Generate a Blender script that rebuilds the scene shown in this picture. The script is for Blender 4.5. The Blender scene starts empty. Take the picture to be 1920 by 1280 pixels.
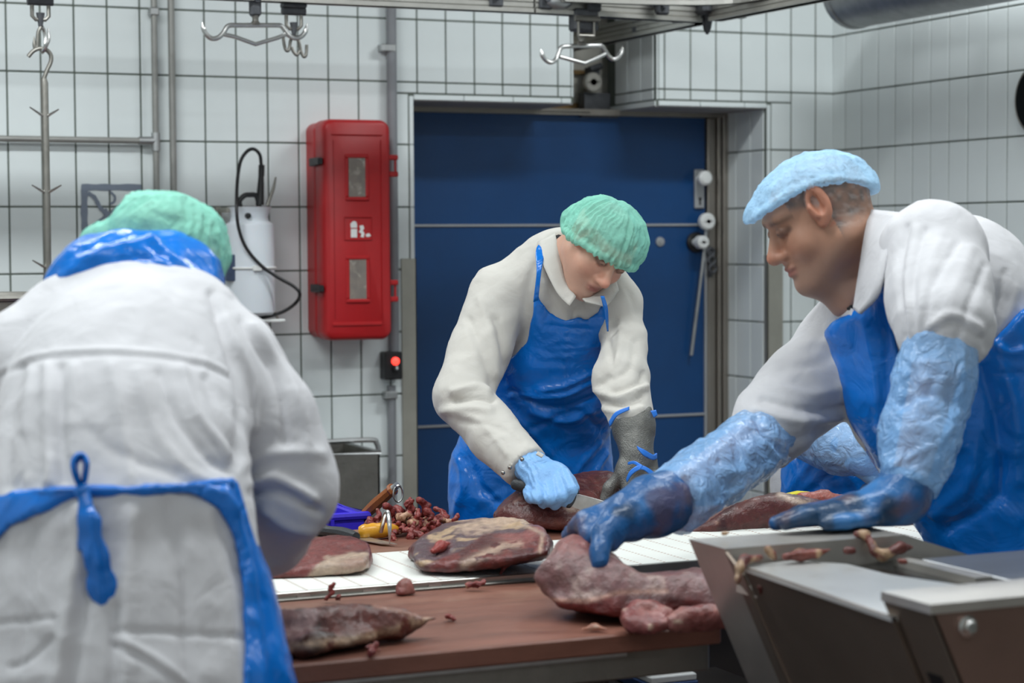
import bpy, math, random
import numpy as np
from mathutils import Vector, Matrix
random.seed(7)
rng = np.random.default_rng(7)

# ------------------------------------------------------------------ camera
FPX, PIT, ROL, TH = 3820.6, -0.0492, -0.0063, 0.4179      # focal length in pixels of a 1920x1280 frame
CAM = np.array([-1.0966, -6.1376, 1.6])
ct, st = math.cos(TH), math.sin(TH)
cam_data = bpy.data.cameras.new('camera')
cam_data.sensor_width = 36.0
cam_data.lens = FPX / 1920 * 36.0
cam_data.clip_start = 0.05
cam_data.dof.use_dof = True
cam_data.dof.focus_distance = 4.3
cam_data.dof.aperture_fstop = 4.5
cam = bpy.data.objects.new('camera', cam_data)
bpy.context.scene.collection.objects.link(cam)
right = Vector((ct, -st, 0)); fw0 = Vector((st, ct, 0)); up0 = Vector((0, 0, 1))
fw = fw0 * math.cos(PIT) + up0 * math.sin(PIT)
up = up0 * math.cos(PIT) - fw0 * math.sin(PIT)
cr, sr = math.cos(ROL), math.sin(ROL)
r2 = right * cr + up * sr
u2 = up * cr - right * sr
cam.matrix_world = Matrix(((r2.x, u2.x, -fw.x, CAM[0]), (r2.y, u2.y, -fw.y, CAM[1]), (r2.z, u2.z, -fw.z, CAM[2]), (0, 0, 0, 1)))
bpy.context.scene.camera = cam

# ------------------------------------------------------------------ light
sc = bpy.context.scene
sc.view_settings.view_transform = 'Standard'
sc.view_settings.look = 'None'
sc.view_settings.gamma = 1.0
sc.view_settings.use_curve_mapping = False
sc.view_settings.exposure = 0.0
world = bpy.data.worlds.new('world'); sc.world = world
world.use_nodes = True
world.node_tree.nodes['Background'].inputs[0].default_value = (0.8, 0.9, 1.0, 1)
world.node_tree.nodes['Background'].inputs[1].default_value = 0.02
CEIL = 3.25
def tube_light(x, y, w, along_x=True, size=(1.5, 0.14), tilt=0.0, z=CEIL - 0.12):
    d = bpy.data.lights.new('ceiling_tube', 'AREA')
    d.shape = 'RECTANGLE'; d.size, d.size_y = size
    d.energy = w; d.color = (0.94, 0.985, 1.0)
    o = bpy.data.objects.new('ceiling_tube', d)
    sc.collection.objects.link(o)
    o.location = (x, y, z)
    o.rotation_euler = (tilt, 0, 0 if along_x else math.pi / 2)
    return o
LW = 0.8
for (x, y, w, ax) in [(-0.6, -1.45, 52, True), (2.2, -1.3, 33, True),
                      (-0.9, -3.4, 40, True), (1.0, -3.3, 36, True), (2.3, -4.4, 12, False),
                      (-1.6, -5.8, 24, True), (0.6, -5.8, 22, True)]:
    tube_light(x, y, w * LW, ax, (0.8 if x > 2.1 and y > -2 else 1.5, 0.14))

# ------------------------------------------------------------------ view helpers
def ray_view(px, py):
    """direction in the level view frame (right, forward, up) of a photo pixel, per metre of optical depth"""
    a, b = px - 960.0, py - 640.0
    c, s = math.cos(-ROL), math.sin(-ROL)
    a, b = a * c - b * s, a * s + b * c
    x, u = a / FPX, -b / FPX
    cp, sp = math.cos(PIT), math.sin(PIT)
    return np.array([x, cp - u * sp, sp + u * cp])
def P(px, py, d):
    """level view frame point (right, forward, height above floor)"""
    r = ray_view(px, py) * d
    return np.array([r[0], r[1], r[2] + CAM[2]])
def v2w(v):
    v = np.asarray(v, dtype=float)
    x, y, z = v[..., 0], v[..., 1], v[..., 2]
    return np.stack([CAM[0] + x * ct + y * st, CAM[1] - x * st + y * ct, z], axis=-1)
def w2v(w):
    w = np.asarray(w, dtype=float)
    x, y = w[..., 0] - CAM[0], w[..., 1] - CAM[1]
    return np.stack([x * ct - y * st, x * st + y * ct, w[..., 2]], axis=-1)
def vproj(v):
    """view frame points -> photo pixels"""
    x, y, z = v[..., 0], v[..., 1], v[..., 2] - CAM[2]
    cp, sp = math.cos(PIT), math.sin(PIT)
    d = np.maximum(y * cp + z * sp, 0.1); u = -y * sp + z * cp
    a, b = FPX * x / d, -FPX * u / d
    c, s = math.cos(ROL), math.sin(ROL)
    return 960 + a * c - b * s, 640 + a * s + b * c
def W(px, py, d):
    return v2w(P(px, py, d))
def wray(px, py):
    return v2w(ray_view(px, py)) - v2w(np.zeros(3))
def onY(px, py, Y):
    r = wray(px, py); r = np.array([r[0], r[1], ray_view(px, py)[2]]); t = (Y - CAM[1]) / r[1]
    return CAM + r * t
def onX(px, py, X):
    r = wray(px, py); r = np.array([r[0], r[1], ray_view(px, py)[2]]); t = (X - CAM[0]) / r[0]
    return CAM + r * t
def onZ(px, py, Z):
    r = wray(px, py); r = np.array([r[0], r[1], ray_view(px, py)[2]]); t = (Z - CAM[2]) / r[2]
    return CAM + r * t

# ------------------------------------------------------------------ scene helpers
COL = sc.collection
def tag(o, label=None, cat=None, group=None, kind=None):
    if label: o['label'] = label
    if cat: o['category'] = cat
    if group: o['group'] = group
    if kind: o['kind'] = kind
    return o
def empty(name, loc, label=None, cat=None, group=None, kind=None):
    o = bpy.data.objects.new(name, None); COL.objects.link(o)
    o.location = tuple(loc); o.empty_display_size = 0.05
    return tag(o, label, cat, group, kind)
def link_mesh(name, me, mat=None, parent=None, loc=None):
    o = bpy.data.objects.new(name, me); COL.objects.link(o)
    if mat is not None and not me.materials: me.materials.append(mat)
    if parent is not None:
        o.parent = parent
        pl = parent.location if parent.parent is None else (Vector(parent.location) + Vector(parent.parent.location))
        o.location = (Vector(loc) if loc is not None else Vector((0, 0, 0))) - Vector(pl)
    elif loc is not None:
        o.location = tuple(loc)
    return o

class MB:
    """collects simple shapes in world coordinates; build() links them as one mesh object"""
    def __init__(s): s.v = []; s.f = []; s.m = []
    def add(s, vs, fs, mi=0):
        n = len(s.v); s.v += [tuple(map(float, p)) for p in vs]
        s.f += [tuple(i + n for i in f) for f in fs]; s.m += [mi] * len(fs); return s
    def box(s, a, b, ch=0.0, mi=0):
        (x0, y0, z0), (x1, y1, z1) = a, b
        x0, x1 = min(x0, x1), max(x0, x1); y0, y1 = min(y0, y1), max(y0, y1); z0, z1 = min(z0, z1), max(z0, z1)
        if ch <= 0:
            vs = [(x, y, z) for z in (z0, z1) for y in (y0, y1) for x in (x0, x1)]
            return s.add(vs, [(0, 2, 3, 1), (4, 5, 7, 6), (0, 1, 5, 4), (2, 6, 7, 3), (0, 4, 6, 2), (1, 3, 7, 5)], mi)
        c = min(ch, (x1 - x0) * .45, (y1 - y0) * .45, (z1 - z0) * .45)
        X = (x0, x0 + c, x1 - c, x1); Y = (y0, y0 + c, y1 - c, y1); Z = (z0, z0 + c, z1 - c, z1)
        vs = []; idx = {}
        for i in (0, 1):
            for j in (0, 1):
                for k in (0, 1):
                    sx, sy, sz = (0, 3)[i], (0, 3)[j], (0, 3)[k]
                    ix, iy, iz = (1, 2)[i], (1, 2)[j], (1, 2)[k]
                    idx[i, j, k, 0] = len(vs); vs.append((X[sx], Y[iy], Z[iz]))
                    idx[i, j, k, 1] = len(vs); vs.append((X[ix], Y[sy], Z[iz]))
                    idx[i, j, k, 2] = len(vs); vs.append((X[ix], Y[iy], Z[sz]))
        fs = []
        for i in (0, 1): fs.append([idx[i, 0, 0, 0], idx[i, 1, 0, 0], idx[i, 1, 1, 0], idx[i, 0, 1, 0]][::(1 if i else -1)])
        for j in (0, 1): fs.append([idx[0, j, 0, 1], idx[0, j, 1, 1], idx[1, j, 1, 1], idx[1, j, 0, 1]][::(1 if j else -1)])
        for k in (0, 1): fs.append([idx[0, 0, k, 2], idx[1, 0, k, 2], idx[1, 1, k, 2], idx[0, 1, k, 2]][::(1 if k else -1)])
        for i in (0, 1):
            for j in (0, 1):
                q = [idx[i, j, 0, 0], idx[i, j, 0, 1], idx[i, j, 1, 1], idx[i, j, 1, 0]]
                fs.append(q if (i ^ j) else q[::-1])
        for i in (0, 1):
            for k in (0, 1):
                q = [idx[i, 0, k, 0], idx[i, 1, k, 0], idx[i, 1, k, 2], idx[i, 0, k, 2]]
                fs.append(q if (i ^ k) else q[::-1])
        for j in (0, 1):
            for k in (0, 1):
                q = [idx[0, j, k, 1], idx[0, j, k, 2], idx[1, j, k, 2], idx[1, j, k, 1]]
                fs.append(q if (j ^ k) else q[::-1])
        for i in (0, 1):
            for j in (0, 1):
                for k in (0, 1):
                    q = [idx[i, j, k, 0], idx[i, j, k, 1], idx[i, j, k, 2]]
                    fs.append(q if (i + j + k) % 2 else q[::-1])
        return s.add(vs, fs, mi)
    def tube(s, pts, r, n=10, mi=0, cap=True, close=False):
        pts = [np.array(p, float) for p in pts]; m = len(pts)
        rs = [r] * m if np.isscalar(r) else list(r)
        T = []
        for i in range(m):
            if close: t = pts[(i + 1) % m] - pts[i - 1]
            else: t = pts[min(i + 1, m - 1)] - pts[max(i - 1, 0)]
            T.append(t / (np.linalg.norm(t) + 1e-12))
        ref = np.array([0, 0, 1.0]) if abs(T[0][2]) < .9 else np.array([1.0, 0, 0])
        u = np.cross(T[0], ref); u /= np.linalg.norm(u)
        vs = []
        for i in range(m):
            u = u - T[i] * (u @ T[i]); u /= np.linalg.norm(u) + 1e-12
            w = np.cross(T[i], u)
            for k in range(n):
                a = 2 * math.pi * k / n
                vs.append(pts[i] + rs[i] * (math.cos(a) * u + math.sin(a) * w))
        fs = []
        for i in range(m if close else m - 1):
            for k in range(n):
                a, b = i * n + k, i * n + (k + 1) % n
                c, d = ((i + 1) % m) * n + (k + 1) % n, ((i + 1) % m) * n + k
                fs.append((a, b, c, d))
        if cap and not close:
            fs.append(tuple(range(n))[::-1]); fs.append(tuple((m - 1) * n + k for k in range(n)))
        return s.add(vs, fs, mi)
    def lathe(s, c, axis, prof, n=24, mi=0):
        """profile of (distance along axis, radius) round the axis from point c"""
        c = np.array(c, float); ax = np.array(axis, float); ax /= np.linalg.norm(ax)
        return s.tube([c + ax * t for t, _ in prof], [max(q, 1e-4) for _, q in prof], n, mi) if True else s
    def prism(s, poly, n_vec, depth, mi=0):
        """extrude a closed 3d polygon by n_vec*depth"""
        A = [np.array(p, float) for p in poly]; nv = np.array(n_vec, float) * depth; m = len(A)
        vs = A + [p + nv for p in A]
        fs = [tuple(range(m)), tuple(range(2 * m - 1, m - 1, -1))]
        for i in range(m): fs.append((i, m + i, m + (i + 1) % m, (i + 1) % m))
        return s.add(vs, fs, mi)
    def sphere(s, c, r, n=16, m=10, mi=0, sc3=(1, 1, 1)):
        c = np.array(c, float); vs = []; fs = []
        for i in range(m + 1):
            th = math.pi * i / m
            for k in range(n):
                ph = 2 * math.pi * k / n
                vs.append(c + r * np.array([math.sin(th) * math.cos(ph), math.sin(th) * math.sin(ph), math.cos(th)]) * np.array(sc3))
        for i in range(m):
            for k in range(n):
                fs.append((i * n + k, (i + 1) * n + k, (i + 1) * n + (k + 1) % n, i * n + (k + 1) % n))
        return s.add(vs, fs, mi)
    def build(s, name, mat, parent=None, smooth=35, origin=None, fix=True):
        me = bpy.data.meshes.new(name)
        o = np.array(origin if origin is not None else (0, 0, 0), float)
        me.from_pydata([tuple(np.array(p) - o) for p in s.v], [], s.f)
        mats = mat if isinstance(mat, (list, tuple)) else [mat]
        for q in mats: me.materials.append(q)
        if len(mats) > 1: me.polygons.foreach_set('material_index', s.m)
        if fix:
            import bmesh
            bm = bmesh.new(); bm.from_mesh(me); bmesh.ops.recalc_face_normals(bm, faces=bm.faces[:]); bm.to_mesh(me); bm.free()
        if smooth:
            me.polygons.foreach_set('use_smooth', [True] * len(me.polygons))
            me.set_sharp_from_angle(angle=math.radians(smooth))
        me.update()
        return link_mesh(name, me, None, parent, tuple(o))
def arc(c, r, a0, a1, u, v, n=10):
    c, u, v = np.array(c, float), np.array(u, float), np.array(v, float)
    return [c + r * (math.cos(a) * u + math.sin(a) * v) for a in np.linspace(a0, a1, n)]
def spline(pts, n=8):
    """Catmull-Rom through the points"""
    p = [np.array(q, float) for q in pts]; p = [2 * p[0] - p[1]] + p + [2 * p[-1] - p[-2]]
    out = []
    for i in range(1, len(p) - 2):
        for t in np.linspace(0, 1, n, endpoint=False):
            a, b, c, d = p[i - 1], p[i], p[i + 1], p[i + 2]
            out.append(.5 * ((2 * b) + (c - a) * t + (2 * a - 5 * b + 4 * c - d) * t * t + (3 * b - a - 3 * c + d) * t ** 3))
    out.append(p[-2]); return out

# ------------------------------------------------------------------ materials
MATS = {}
def srgb(r, g, b):
    f = lambda c: (c / 255 / 12.92) if c / 255 <= .04045 else ((c / 255 + .055) / 1.055) ** 2.4
    return (f(r), f(g), f(b), 1)
class NT:
    def __init__(s, m): s.t = m.node_tree; s.n = s.t.nodes; s.l = s.t.links; s.b = s.n['Principled BSDF']
    def node(s, ty, **kw):
        q = s.n.new(ty)
        for k, v in kw.items():
            if k.startswith('_'): setattr(q, k[1:], v)
            else: q.inputs[k.replace('__', ' ')].default_value = v
        return q
    def link(s, a, b): s.l.new(a, b)
def mat(name, col, rough=.5, metal=0., bump=0., bscale=60., var=0., vscale=5., spec=.5, coat=0., alpha=1., trans=0., sub=0., stretch=(1, 1, 1), attr=None, bdetail=4., emit=None, estr=1., sheen=0., rvar=0., bdist=.004, bump2=None, patch=None):
    m = bpy.data.materials.new(name); m.use_nodes = True
    t = NT(m); b = t.b
    b.inputs['Base Color'].default_value = col; b.inputs['Roughness'].default_value = rough
    b.inputs['Metallic'].default_value = metal; b.inputs['Specular IOR Level'].default_value = spec
    b.inputs['Coat Weight'].default_value = coat; b.inputs['Coat Roughness'].default_value = .1
    b.inputs['Alpha'].default_value = alpha; b.inputs['Transmission Weight'].default_value = trans
    if sheen: b.inputs['Sheen Weight'].default_value = sheen
    if sub:
        b.inputs['Subsurface Weight'].default_value = sub; b.inputs['Subsurface Radius'].default_value = (.02, .008, .005)
        b.inputs['Subsurface Scale'].default_value = .4
    if emit: b.inputs['Emission Color'].default_value = emit; b.inputs['Emission Strength'].default_value = estr
    tc = t.node('ShaderNodeTexCoord'); mp = t.node('ShaderNodeMapping'); mp.inputs['Scale'].default_value = stretch
    t.link(tc.outputs['Object'], mp.inputs['Vector'])
    src = None
    if attr:
        a = t.node('ShaderNodeAttribute', _attribute_name=attr, _attribute_type='GEOMETRY'); src = a.outputs['Color']
    if var:
        nz = t.node('ShaderNodeTexNoise', Scale=vscale, Detail=6., Roughness=.6); t.link(mp.outputs[0], nz.inputs['Vector'])
        mr = t.node('ShaderNodeMapRange'); mr.inputs['From Min'].default_value = .25; mr.inputs['From Max'].default_value = .75
        mr.inputs['To Min'].default_value = 1 - var; mr.inputs['To Max'].default_value = 1 + var
        t.link(nz.outputs[0], mr.inputs['Value'])
        mx = t.node('ShaderNodeMix', _data_type='RGBA', _blend_type='MULTIPLY'); mx.inputs[0].default_value = 1
        if src: t.link(src, mx.inputs[6])
        else: mx.inputs[6].default_value = col
        cb = t.node('ShaderNodeCombineColor')
        for k in range(3): t.link(mr.outputs[0], cb.inputs[k])
        t.link(cb.outputs[0], mx.inputs[7]); src = mx.outputs[2]
    if patch:
        nz = t.node('ShaderNodeTexNoise', Scale=patch[1], Detail=8., Roughness=.65, Distortion=.6); t.link(mp.outputs[0], nz.inputs['Vector'])
        mr = t.node('ShaderNodeMapRange'); mr.inputs['From Min'].default_value = patch[2]; mr.inputs['From Max'].default_value = patch[3]; mr.inputs['To Max'].default_value = patch[4]
        t.link(nz.outputs[0], mr.inputs['Value'])
        mx = t.node('ShaderNodeMix', _data_type='RGBA'); t.link(mr.outputs[0], mx.inputs[0])
        if src: t.link(src, mx.inputs[6])
        else: mx.inputs[6].default_value = col
        mx.inputs[7].default_value = patch[0]; src = mx.outputs[2]
    if src: t.link(src, b.inputs['Base Color'])
    if rvar:
        nz = t.node('ShaderNodeTexNoise', Scale=vscale * 2, Detail=4.); t.link(mp.outputs[0], nz.inputs['Vector'])
        mr = t.node('ShaderNodeMapRange'); mr.inputs['To Min'].default_value = max(0, rough - rvar); mr.inputs['To Max'].default_value = min(1, rough + rvar)
        t.link(nz.outputs[0], mr.inputs['Value']); t.link(mr.outputs[0], b.inputs['Roughness'])
    last = None
    if bump:
        nz = t.node('ShaderNodeTexNoise', Scale=bscale, Detail=bdetail, Roughness=.55); t.link(mp.outputs[0], nz.inputs['Vector'])
        bp = t.node('ShaderNodeBump', Strength=bump, Distance=bdist); t.link(nz.outputs[0], bp.inputs['Height']); last = bp
        t.link(bp.outputs[0], b.inputs['Normal'])
    if bump2:
        nz = t.node('ShaderNodeTexNoise', Scale=bump2[1], Detail=3., Roughness=.5, Distortion=bump2[3] if len(bump2) > 3 else 0.); t.link(mp.outputs[0], nz.inputs['Vector'])
        bp = t.node('ShaderNodeBump', Strength=bump2[0], Distance=bump2[2]); t.link(nz.outputs[0], bp.inputs['Height'])
        if last: t.link(last.outputs[0], bp.inputs['Normal'])
        t.link(bp.outputs[0], b.inputs['Normal']); last = bp
    MATS[name] = m
    return m
M = {}
M['tile'] = mat('glazed tile', srgb(220, 227, 227), .2, var=.05, vscale=2.5, bump=.15, bscale=14, bdist=.002, spec=.45)
M['grout'] = mat('grout', srgb(96, 104, 96), .85, var=.2, vscale=9)
M['plaster'] = mat('grey plaster', srgb(150, 150, 150), .8, var=.1)
M['floor'] = mat('floor resin', srgb(116, 92, 84), .5, var=.2, bump=.3, bscale=90)
M['ceil'] = mat('ceiling panel', srgb(200, 204, 204), .7, var=.04)
M['concrete'] = mat('raw concrete', srgb(206, 204, 194), .9, var=.12, vscale=6, bump=.4)
M['steel'] = mat('brushed steel', srgb(176, 176, 172), .34, 1., var=.12, vscale=12, bump=.12, bscale=120, stretch=(1, 1, .1), rvar=.1)
M['steel_d'] = mat('dull steel', srgb(140, 138, 132), .5, 1., var=.15, vscale=14, bump=.2, bscale=60)
M['galv'] = mat('galvanised steel', srgb(182, 184, 184), .46, 1., var=.16, vscale=24, bump=.15, bscale=30)
M['alu'] = mat('anodised rail', srgb(196, 194, 188), .42, .9, var=.1, vscale=20)
M['chrome'] = mat('polished steel', srgb(205, 205, 203), .27, 1., var=.08, vscale=30)
M['iron'] = mat('dark cast iron', srgb(88, 90, 94), .6, .6, var=.25, vscale=40, bump=.3, bscale=90)
M['pipe'] = mat('grey pipe', srgb(150, 150, 146), .45, .5, var=.1, vscale=20)
M['conduit'] = mat('grey plastic conduit', srgb(126, 128, 132), .5, var=.06, vscale=14)
M['frame'] = mat('steel door frame', srgb(150, 144, 136), .42, .8, var=.14, vscale=8, stretch=(1, 1, .3))
M['guard'] = mat('steel corner guard', srgb(168, 166, 156), .45, .55, var=.12, vscale=8)
M['door'] = mat('blue door laminate', srgb(10, 64, 116), .36, var=.07, vscale=8, bump=.04, bscale=60)
M['strip'] = mat('pale strip', srgb(170, 172, 174), .4, .3)
M['white_pl'] = mat('white plastic', srgb(226, 228, 226), .4, var=.03)
M['black_pl'] = mat('black plastic', srgb(26, 26, 28), .45, var=.1)
M['red'] = mat('red polyethylene', srgb(170, 22, 27), .42, var=.06, vscale=30, bump=.25, bscale=260, bdist=.001)
M['redlamp'] = mat('red lamp', srgb(255, 40, 40), .3, emit=(1, .06, .04, 1), estr=2.2)
M['sprayer'] = mat('translucent white polyethylene', srgb(214, 220, 226), .35, var=.03, sub=.15)
M['paint'] = mat('grey blue stencil paint', srgb(120, 130, 145), .6, var=.1, vscale=30)
M['clock'] = mat('dark dial', srgb(16, 20, 22), .7, var=.2, spec=.1)
M['board'] = mat('red brown cutting board', srgb(116, 74, 60), .48, var=.34, vscale=9, bump=.3, bscale=70, stretch=(.4, 1.3, 1), patch=(srgb(172, 142, 120), 3.4, .48, .74, .6), rvar=.15)
M['belt'] = mat('white belt', srgb(226, 228, 222), .45, var=.03)
M['belthole'] = mat('belt hinge slot', srgb(172, 142, 128), .7)
M['dark'] = mat('dark steel underframe', srgb(66, 62, 60), .5, .6, var=.2)
M['crate_b'] = mat('violet blue crate', srgb(58, 44, 200), .4, var=.05)
M['wood_h'] = mat('varnished wood', srgb(146, 84, 42), .35, var=.25, vscale=22, stretch=(6, 6, 1))
M['yellow_h'] = mat('yellow plastic handle', srgb(206, 148, 40), .3, var=.15, vscale=20)
M['yellow_k'] = mat('bright yellow grip', srgb(226, 214, 40), .4)
M['black_h'] = mat('black knife grip', srgb(44, 48, 52), .5, bump=.3, bscale=200)
M['blade'] = mat('knife blade', srgb(206, 204, 200), .36, 1., var=.2, vscale=30)
M['glass'] = mat('clear window', srgb(180, 180, 176), .12, alpha=.14)
M['inside'] = mat('extinguisher shape', srgb(120, 104, 92), .4, var=.5, vscale=30, patch=(srgb(206, 200, 186), 26., .55, .68, .8))
M['dirty_st'] = mat('stainless machine sheet', srgb(186, 182, 176), .42, .75, var=.16, vscale=6, bump=.15, bscale=30, rvar=.12)
M['machine_d'] = mat('brown reflecting sheet', srgb(134, 122, 112), .45, .75, var=.16, vscale=5)
M['brown'] = mat('old wood board', srgb(140, 112, 70), .7, var=.3, vscale=8)
M['wheel'] = mat('wheel', srgb(180, 178, 170), .5, .2)
# ------------------------------------------------------------------ room shell
XR, XL = 2.874, -2.6          # side walls
YB = -7.6                     # wall behind the camera
D0, D1, SOF = 1.287, 2.601, 2.058      # door opening
S0, S1, STOP = 1.857, 2.168, 2.52      # slot above the door for the overhead rail
RY = 0.282                    # depth of the door niche
def struct(name, mb, m, parent=None, **k):
    o = mb.build(name, m, parent, **k)
    if parent is None: tag(o, kind='structure')
    return o
floor = struct('floor', MB().box((XL - .3, YB - .3, -.1), (XR + .3, .6, 0)), M['floor'], smooth=0)
tag(floor, 'brown resin floor of the cutting room', 'floor')
ceiling = struct('ceiling', MB().box((XL - .3, YB - .3, CEIL), (XR + .3, .6, CEIL + .1)), M['ceil'], smooth=0)
tag(ceiling, 'pale ceiling above the cutting room', 'ceiling')
wb = MB()
G = .004                       # tiles stand proud of the grout by this much
wb.box((XL - .3, 0, 0), (D0, .36, CEIL)); wb.box((D1, 0, 0), (XR + .3, .36, CEIL))
wb.box((D0, 0, SOF), (S0, .36, CEIL)); wb.box((S1, 0, SOF), (D1, .36, CEIL)); wb.box((S0, 0, STOP), (S1, .36, CEIL))
wall_back = struct('wall_back', wb, M['grout'], smooth=0)
tag(wall_back, 'back wall of white upright tiles around the blue door', 'wall')
wall_right = struct('wall_right', MB().box((XR, YB, 0), (XR + .3, 0, CEIL)), M['grout'], smooth=0)
tag(wall_right, 'side wall of white upright tiles right of the door', 'wall')
wall_left = struct('wall_left', MB().box((XL - .3, YB, 0), (XL, 0, CEIL)), M['tile'], smooth=0)
tag(wall_left, 'pale wall closing the room on the left', 'wall')
wall_front = struct('wall_front', MB().box((XL - .3, YB - .3, 0), (XR + .3, YB, CEIL)), M['tile'], smooth=0)
tag(wall_front, 'pale wall behind the viewer', 'wall')
# backing of the niche: concrete behind the slot
struct('slot_backing', MB().box((D0 - .2, .43, 2.04), (D1 + .2, .46, 2.7)), M['concrete'], wall_back, smooth=0)
struct('slot_side', MB().box((1.80, .36, 2.04), (1.83, .43, 2.7)), M['concrete'], wall_back, smooth=0)
struct('slot_board', MB().box((1.84, .41, 2.06), (2.16, .428, 2.088)), M['brown'], wall_back, smooth=0)
struct('slot_board', MB().box((1.84, .41, 2.19), (2.16, .426, 2.205)), M['brown'], wall_back, smooth=0)
struct('soffit', MB().box((D0, .004, SOF - .006), (S0, RY, SOF)).box((S1, .004, SOF - .006), (D1, RY, SOF)), M['plaster'], wall_back, smooth=0)

# tiles: every one its own object, alike ones share a mesh
tile_mesh = {}
def tile_me(w, h, t):
    key = (round(w, 3), round(h, 3), t)
    if key not in tile_mesh:
        mb = MB().box((-w / 2, -.012, -h / 2), (w / 2, G, h / 2), .0018)
        me = bpy.data.meshes.new('tile'); me.from_pydata(mb.v, [], mb.f)
        import bmesh
        bm = bmesh.new(); bm.from_mesh(me); bmesh.ops.recalc_face_normals(bm, faces=bm.faces[:]); bm.to_mesh(me); bm.free()
        me.materials.append(t); tile_mesh[key] = me
    return tile_mesh[key]
J = .0026                      # half joint
def put_tile(parent, a0, a1, z0, z1, fn, rot, name='tile', t=None):
    w, h = a1 - a0 - 2 * J, z1 - z0 - 2 * J
    if w < .006 or h < .006: return
    o = bpy.data.objects.new(name, tile_me(w, h, t or M['tile'])); COL.objects.link(o)
    o.parent = parent
    o.location = Vector(fn((a0 + a1) / 2, (z0 + z1) / 2)) - Vector(parent.location)
    o.rotation_euler = (random.uniform(-.006, .006), 0, rot + random.uniform(-.006, .006))
def cut(r, h):
    """rectangle r minus hole h -> rectangles"""
    a0, a1, z0, z1 = r; b0, b1, y0, y1 = h
    if a1 <= b0 or a0 >= b1 or z1 <= y0 or z0 >= y1: return [r]
    out = []
    if z1 > y1: out.append((a0, a1, y1, z1))
    if z0 < y0: out.append((a0, a1, z0, y0))
    lo, hi = max(z0, y0), min(z1, y1)
    if a0 < b0: out.append((a0, b0, lo, hi))
    if a1 > b1: out.append((b1, a1, lo, hi))
    return out
Z0R = 2.311
rows = [(max(0, Z0R - .2 * (j + 1)), Z0R - .2 * j) for j in range(-2, 12)]
ED = .017                      # width of the edging strip round the opening
holes = [(D0 - ED, D1 + ED, -1, SOF + ED), (S0 - .008, S1 + .008, SOF, 3.0)]
stuff = MB(); n_t = 0
for (z0, z1) in rows:
    for i in range(-16, 29):
        a0, a1 = i * .1, min((i + 1) * .1, XR)
        rs = [(a0, a1, z0, z1)]
        for h in holes: rs = [q for r in rs for q in cut(r, h)]
        for r in rs:
            if i < -3 or z1 > 2.6 or z0 < .25:
                w, h = r[1] - r[0] - 2 * J, r[3] - r[2] - 2 * J
                if w > .006 and h > .006: stuff.box((r[0] + J, -G, r[2] + J), (r[1] - J, .005, r[3] - J))
            else: put_tile(wall_back, *r, lambda a, z: (a, 0, z), math.pi); n_t += 1
tag(stuff.build('tile_rest', M['tile'], wall_back, smooth=0), kind='stuff')
# edging strips of the opening
def strip(parent, p, q): return MB().box(p, q, .002).build('edge_tile', M['tile'], parent, smooth=0)
x = D0
while x < D1 - .01:
    x2 = min(x + .175, D1)
    for (a, b) in cut((x, x2, 0, 1), (S0 - .008, S1 + .008, -1, 2)) and [(r[0], r[1]) for r in cut((x, x2, 0, 1), (S0 - .008, S1 + .008, -1, 2))]:
        if b - a > .01: strip(wall_back, (a + .001, -.005, SOF - .003), (b - .001, .012, SOF + ED - .003))
    x = x2
for z0, z1 in [(r[0], r[1]) for r in rows if r[0] < SOF]:
    z1 = min(z1, SOF + .01)
    strip(wall_back, (D0 - ED + .002, -.005, z0 + .001), (D0 - .001, .012, z1 - .001))
    strip(wall_back, (D1 + .001, -.005, z0 + .001), (D1 + ED - .002, .012, z1 - .001))
for z0, z1 in [(SOF + ED, 2.111), (2.111, 2.311), (2.311, 2.51)]:
    strip(wall_back, (S1 + .0005, -.005, z0 + .001), (S1 + .0075, .012, z1 - .001))
    strip(wall_back, (S0 - .0075, -.005, z0 + .001), (S0 - .0005, .012, z1 - .001))
# niche side and slot side tiles
for (z0, z1) in rows:
    for k in range(3):
        b0, b1 = .0 + k * .1 + .012 * (k == 0), min((k + 1) * .1, RY + .03)
        if z0 < SOF: put_tile(wall_back, b0, b1, z0, min(z1, SOF), lambda a, z: (D1, a, z), math.pi / 2)
        if z1 > SOF and z0 < 2.5: put_tile(wall_back, b0, min(b1, .35), max(z0, SOF + ED if z0 < SOF else z0), min(z1, 2.5), lambda a, z: (S1, a, z), math.pi / 2)
MB().box((S1 - .004, .0, SOF - .003), (S1, .36, SOF + ED - .003)).build('edge_tile', M['tile'], wall_back, smooth=0)
# right wall
stuffr = MB()
for (z0, z1) in rows:
    a0 = 0.0
    for k in range(0, 40):
        a1 = .0822 + k * .1
        if k > 15 or z1 > 2.6 or z0 < .4:
            stuffr.box((XR - G, -a1 + J, z0 + J), (XR + .004, -a0 - J, z1 - J))
        else: put_tile(wall_right, a0, a1, z0, z1, lambda a, z: (XR, -a, z), math.pi / 2)
        a0 = a1
tag(stuffr.build('tile_rest', M['tile'], wall_right, smooth=0), kind='stuff')

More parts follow.
